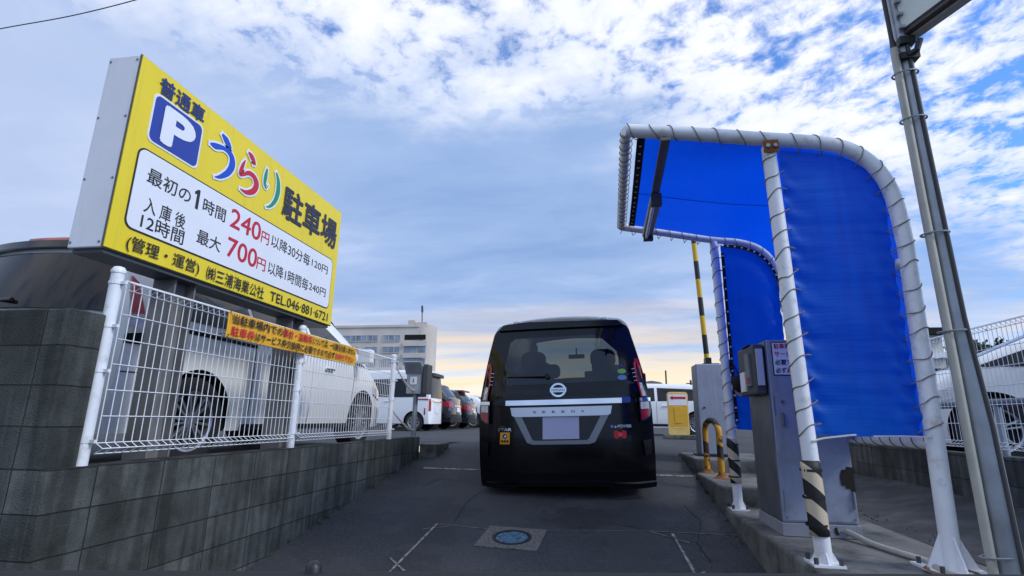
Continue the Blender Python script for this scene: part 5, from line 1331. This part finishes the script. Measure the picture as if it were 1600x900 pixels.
# rounded stair bay at the right end
vsx = [(xR + (xE - xR) * math.sin(a), BY + 2.2 - 4.0 * math.cos(a) + 1.8) for a in [R_(90 * i / 8) for i in range(9)]]
MB().prism([(xR, BY + 5.5)] + [(xR, BY)] + vsx[1:] + [(xE, BY + 5.5)], LOT, zT + .5).build('wing', BEIGED, bl_, True)
hz = [bpx(600, y).z for y in (523.5, 541.5, 560.5, 579, 597)]
wh = abs(bpx(600, 523).z - bpx(600, 533).z)
for r_i, z in enumerate(hz):
    for pa, pb in ((480, 523), (529, 589), (597, 624)):
        if r_i == 1 and pa == 529: pa, pb = 570, 589
        a, b = bpx(pa, 550).x, bpx(pb, 550).x
        f = MB().box(a, b, BY - .12, BY - .02, z - wh, z).build('window', GLASSB, bl_, True)
        mb = MB(); k = max(2, int((b - a) / 1.6))
        for i in range(k + 1): mb.box(a + (b - a) * i / k - .06, a + (b - a) * i / k + .06, BY - .2, BY - .125, z - wh, z)
        mb.box(a, b, BY - .19, BY - .13, z - .12, z + .05); mb.box(a, b, BY - .19, BY - .13, z - wh - .05, z - wh + .12)
        fr_ = mb.build('frame', BEIGEB, f); fr_.data.transform(Matrix.Translation(-Vector(bl_.location)))
    a, b = bpx(631, 550).x, bpx(651, 550).x
    if r_i == 0: MB().box(a, bpx(664, 550).x, BY - .10, BY - .02, z - wh * .8, z).build('balcony_shade', MATTBLK, bl_, True)  # flat black panel: shade of the recessed balcony put into the colour
    else: MB().box(a, b - .3, BY - .12, BY - .02, z - wh, z).build('window', GLASSB, bl_, True)
    if r_i: 
        a2, b2 = bpx(653, 550).x, bpx(665, 550).x
        MB().box(a2, b2, BY - .30, BY - .08 + .0, z - wh, z).build('window', GLASSB, bl_, True)
    MB().box(bpx(630, 550).x, bpx(667, 550).x, BY - .55, BY - .2, z - wh - 1.5, z - wh - .05).build('balcony_band', BEIGEB, bl_, True)
MB().box(bpx(637, 500).x, bpx(648, 500).x, BY + .6, BY + 5, zT, bpx(640, 500).z).box(bpx(649, 500).x, bpx(666, 500).x, BY + .5, BY + 5, zT, bpx(660, 503).z).build('rooftop_hut', BEIGED, bl_, True)
MB().tube([(bpx(653, 500).x, BY + 4, zT), (bpx(653, 476).x, BY + 4, bpx(653, 473).z)], .16, 6).tube([(bpx(653, 490).x, BY + 3.9, bpx(653, 484).z), (bpx(653, 476).x, BY + 3.9, bpx(653, 474).z)], .32, 6).build('antenna', DGREY, bl_, True)
MB().box(xL, xR, BY - .25, BY - .02, zT - .3, zT + .4).build('parapet', BEIGEB, bl_, True)

lb = thing('market_hall', 'long low grey hall with a row of dark windows behind the far cars', 'building', (-10, 62, LOT))
LBW = mat('pale_cladding', (0.45, 0.47, 0.50), 0.8, var=.08, vscale=.3)
MB().box(-24, -7.5, 60, 74, LOT, 2.05).build('wall', LBW, lb, True)
MB().box(-24.3, -7.2, 59.6, 74.4, 2.055, 2.35).build('roof', mat('grey_roof', (0.20, 0.21, 0.22), .8), lb, True)
mb = MB()
for i in range(20): MB().box(-23.6 + .8 * i, -23.05 + .8 * i, 59.93, 59.99, 1.35, 1.75).build('window', GLASS, lb, True)
MB().box(-23.8, -7.8, 59.94, 59.985, LOT, .75).build('shutter_band', DGREY, lb, True)
sh = thing('long_shed', 'low sheds with pale flat roofs beyond the white estate car', 'building', (8, 72, LOT))
MB().box(4.0, 17, 70, 80, LOT, 3.6).build('wall', LBW, sh, True)
MB().box(3.6, 17.4, 69.6, 80.4, 3.605, 3.9).build('roof', mat('brown_roof', (0.16, 0.12, 0.09), .8), sh, True)
MB().lathe([(1.9, 0), (1.8, .7), (1.2, 1.1), (.1, 1.3)], 16, mtx=Matrix.Translation((6.6, 73, 3.9))).build('roof_dome', DGREY, sh, True, smooth=60)
for nm, px, ytop, Yd, r, lab in (('lamp_pole', 1040, 579, 60, .09, 'thin bare pole rising behind the roof of white estate car'), ('utility_pole', 1079, 594, 90, .16, 'far utility pole with a crossarm right of the arrow board')):
    b0 = at(px, 640, Yd); t0 = at(px, ytop, Yd); o = thing(nm, lab, 'pole', (t0.x, Yd, LOT))
    MB().tube([(t0.x, Yd, LOT), (t0.x, Yd, t0.z)], r, 8).build('mast', DGREY, o, True)
    if nm == 'utility_pole': MB().box(t0.x - 1.1, t0.x + 1.1, Yd - .08, Yd + .08, t0.z - 1.3, t0.z - 1.1).box(t0.x - .7, t0.x + .7, Yd - .08, Yd + .08, t0.z - .6, t0.z - .45).build('crossarm', DGREY, o, True)
# small white building behind the right fence
h0 = at(1447, 600, 14).x; h1 = at(1466, 600, 14).x
ht = thing('gatehouse', 'small white building with dark roof slab seen beside right canopy post', 'building', ((h0 + h1) / 2, 15, LOT))
zt = at(1455, 524, 14).z
MB().box(h0, h0 + .5, 14, 16, LOT, zt).build('wall', mat('offwhite_wall', (0.62, 0.60, 0.55), .8, var=.08, vscale=2), ht, True)
MB().box(h0 - .15, h0 + .65, 13.8, 16.2, zt + .002, zt + .16).build('roof', MATTBLK, ht, True)
MB().box(h0 - .05, h0 + .55, 13.9, 13.98, zt - .55, zt - .42).build('eaves_band', WPAINT, ht, True)
MB().box(h0 + .12, h0 + .38, 13.97, 13.995, .3, 1.3).build('window', GLASS, ht, True)
def tree(name, lab, loc, H, Rc, n=900, group=None):
    o = thing(name, lab, 'tree', loc, group=group)
    mb = MB().tube([(0, 0, 0), (.1, .05, H * .35), (.05, -.1, H * .7)], [Rc * .09, Rc * .06, Rc * .02], 8)
    for k in range(7):
        a = random.uniform(0, 6.28); z0 = H * random.uniform(.3, .6); mb.tube([(.08, 0, z0), (Rc * .6 * math.cos(a), Rc * .6 * math.sin(a), z0 + H * .25)], [Rc * .035, Rc * .01], 6)
    mb.build('trunk', WOOD, o, smooth=60)
    lb_ = MB(); cl = [Vector((random.uniform(-1, 1) * Rc * .75, random.uniform(-1, 1) * Rc * .75, H * random.uniform(.38, .92))) for _ in range(16)]
    for i in range(n):
        c = random.choice(cl); d = Vector((random.gauss(0, 1), random.gauss(0, 1), random.gauss(0, .75))) * Rc * .2; p = c + d
        s_ = Rc * random.uniform(.05, .10); u = Vector((random.gauss(0, 1), random.gauss(0, 1), random.gauss(0, 1))).normalized(); v = u.orthogonal().normalized(); w_ = u.cross(v)
        lb_.add([p - v * s_, p + w_ * s_ * .5, p + v * s_, p - w_ * s_ * .5], [(0, 1, 2, 3)])
    lb_.build('crown', LEAF, o)
for i, (px, Yd, H, Rc) in enumerate(((1462, 40, 5.2, 2.6), (1486, 46, 5.8, 2.8), (1520, 44, 6.0, 3.2), (1552, 40, 5.9, 3.0), (1580, 42, 6.2, 3.2))):
    p = at(px, 600, Yd)
    tree('tree', ['dark bushy tree seen just right of white gatehouse', 'low dark tree behind the steel pole', 'dark tree seen through right fence left of the big white car', 'rounded dark tree right behind the big white car windscreen', 'dark tree at the right edge of the photo'][i], (p.x, Yd, LOT), H, Rc, 800, 'trees beyond the right fence')
wr = catmull([at(-120, 70, 9), at(0, 45, 9), at(110, 25, 9), at(215, -1, 9), at(330, -36, 9)], 6)
tag(MB().tube(wr, .012, 6).build('overhead_cable', BLACK), 'black overhead cable crossing the sky above the yellow sign', 'cable')

# weeds and grit along the kerb and wall foot
wm = MB()
def tuft(x, y, z, s_):
    for k in range(random.randint(5, 10)):
        a = random.uniform(0, 6.28); l = s_ * random.uniform(.5, 1.2); d = Vector((math.cos(a), math.sin(a), 0)); n_ = Vector((-d.y, d.x, 0)) * s_ * .08
        b = Vector((x, y, z)) + d * s_ * .1; t_ = b + d * l * .6 + Vector((0, 0, l)); m_ = (b + t_) / 2 + Vector((0, 0, l * .2))
        wm.add([b - n_, b + n_, m_ + n_ * .8, t_, m_ - n_ * .8], [(0, 1, 2, 3, 4)])
for k in range(46):
    y = random.uniform(4.4, 7.5); tuft(1.005 - random.random() * .03, y, rampz(y), random.uniform(.015, .045))
for k in range(40):
    y = random.uniform(3.2, 7.3); tuft(-2.335 + random.random() * .04, y, rampz(y), random.uniform(.012, .035))
for k in range(16): tuft(-2.1 + random.uniform(-.05, .05), random.uniform(6.9, 7.4), LOT, random.uniform(.02, .05))
for k in range(14): tuft(1.05 + random.uniform(0, .5), 5.11, -.70, random.uniform(.015, .04))
tag(wm.build('weeds', mat('weed_green', (0.05, 0.085, 0.02), .8, var=.4, vscale=20)), 'small weeds growing along the kerb and wall foot', 'weeds', kind='stuff')
gm_ = MB()
for k in range(160):
    y = random.uniform(3.6, 7.4); x = random.choice((random.uniform(.82, 1.0), random.uniform(-2.33, -2.0), random.uniform(.9, 1.0))); s_ = random.uniform(.002, .007)
    gm_.box(x - s_, x + s_, y - s_, y + s_ * .8, rampz(y) - .002, rampz(y) + s_, mtx=None)
for k in range(90):
    y = random.uniform(3.3, 6.8); x = random.uniform(1.98, 2.15); s_ = random.uniform(.002, .005); gm_.box(x - s_, x + s_, y - s_, y + s_, -.70, -.692 + s_)
tag(gm_.build('gravel', mat('grit', (0.10, 0.10, 0.095), .9, var=.4, vscale=30)), 'loose grit along the kerb', 'grit', kind='stuff')

# ------------------------------------------------------------------ nose of the car the photo is taken from
hc = thing('car', 'black bonnet edge with washer nozzle at the bottom of the photo', 'car', (-.1, .55, -1.51))
vs = []; nxh = 24
for j, yy in enumerate((.30, .55, .76, .80, .82)):
    for i in range(nxh + 1):
        x = -1.0 + 1.66 * i / nxh; zl = at(0, 884, .8); zr = at(1600, 889, .8)
        z = zl.z + (zr.z - zl.z) * (x - zl.x) / (zr.x - zl.x) - (.8 - min(yy, .8)) * -.02 - (0.0 if j < 3 else (.006 if j == 3 else .05)) - .03 * max(0, abs(x + .17) - .62) ** 2
        vs.append((x, yy, z))
MB().add(vs, [(j * (nxh + 1) + i, j * (nxh + 1) + i + 1, (j + 1) * (nxh + 1) + i + 1, (j + 1) * (nxh + 1) + i) for j in range(4) for i in range(nxh)]).build('bonnet', MATTBLK, hc, True, smooth=50)
MB().box(-.98, .64, .40, .80, -1.30, -.34).build('front_bumper', BLACK, hc, True, bevel=.05)
p = at(490, 887, .77); MB().lathe([(.011, -.02), (.011, .002), (.006, .008), (.001, .009)], 12, mtx=Matrix.Translation(p)).build('washer_nozzle', BLACK, hc, True, smooth=50)
for sx in (-.95, .61): wheel(hc, (sx, -.1, .32), .32, .2, 1 if sx > 0 else -1, 8)
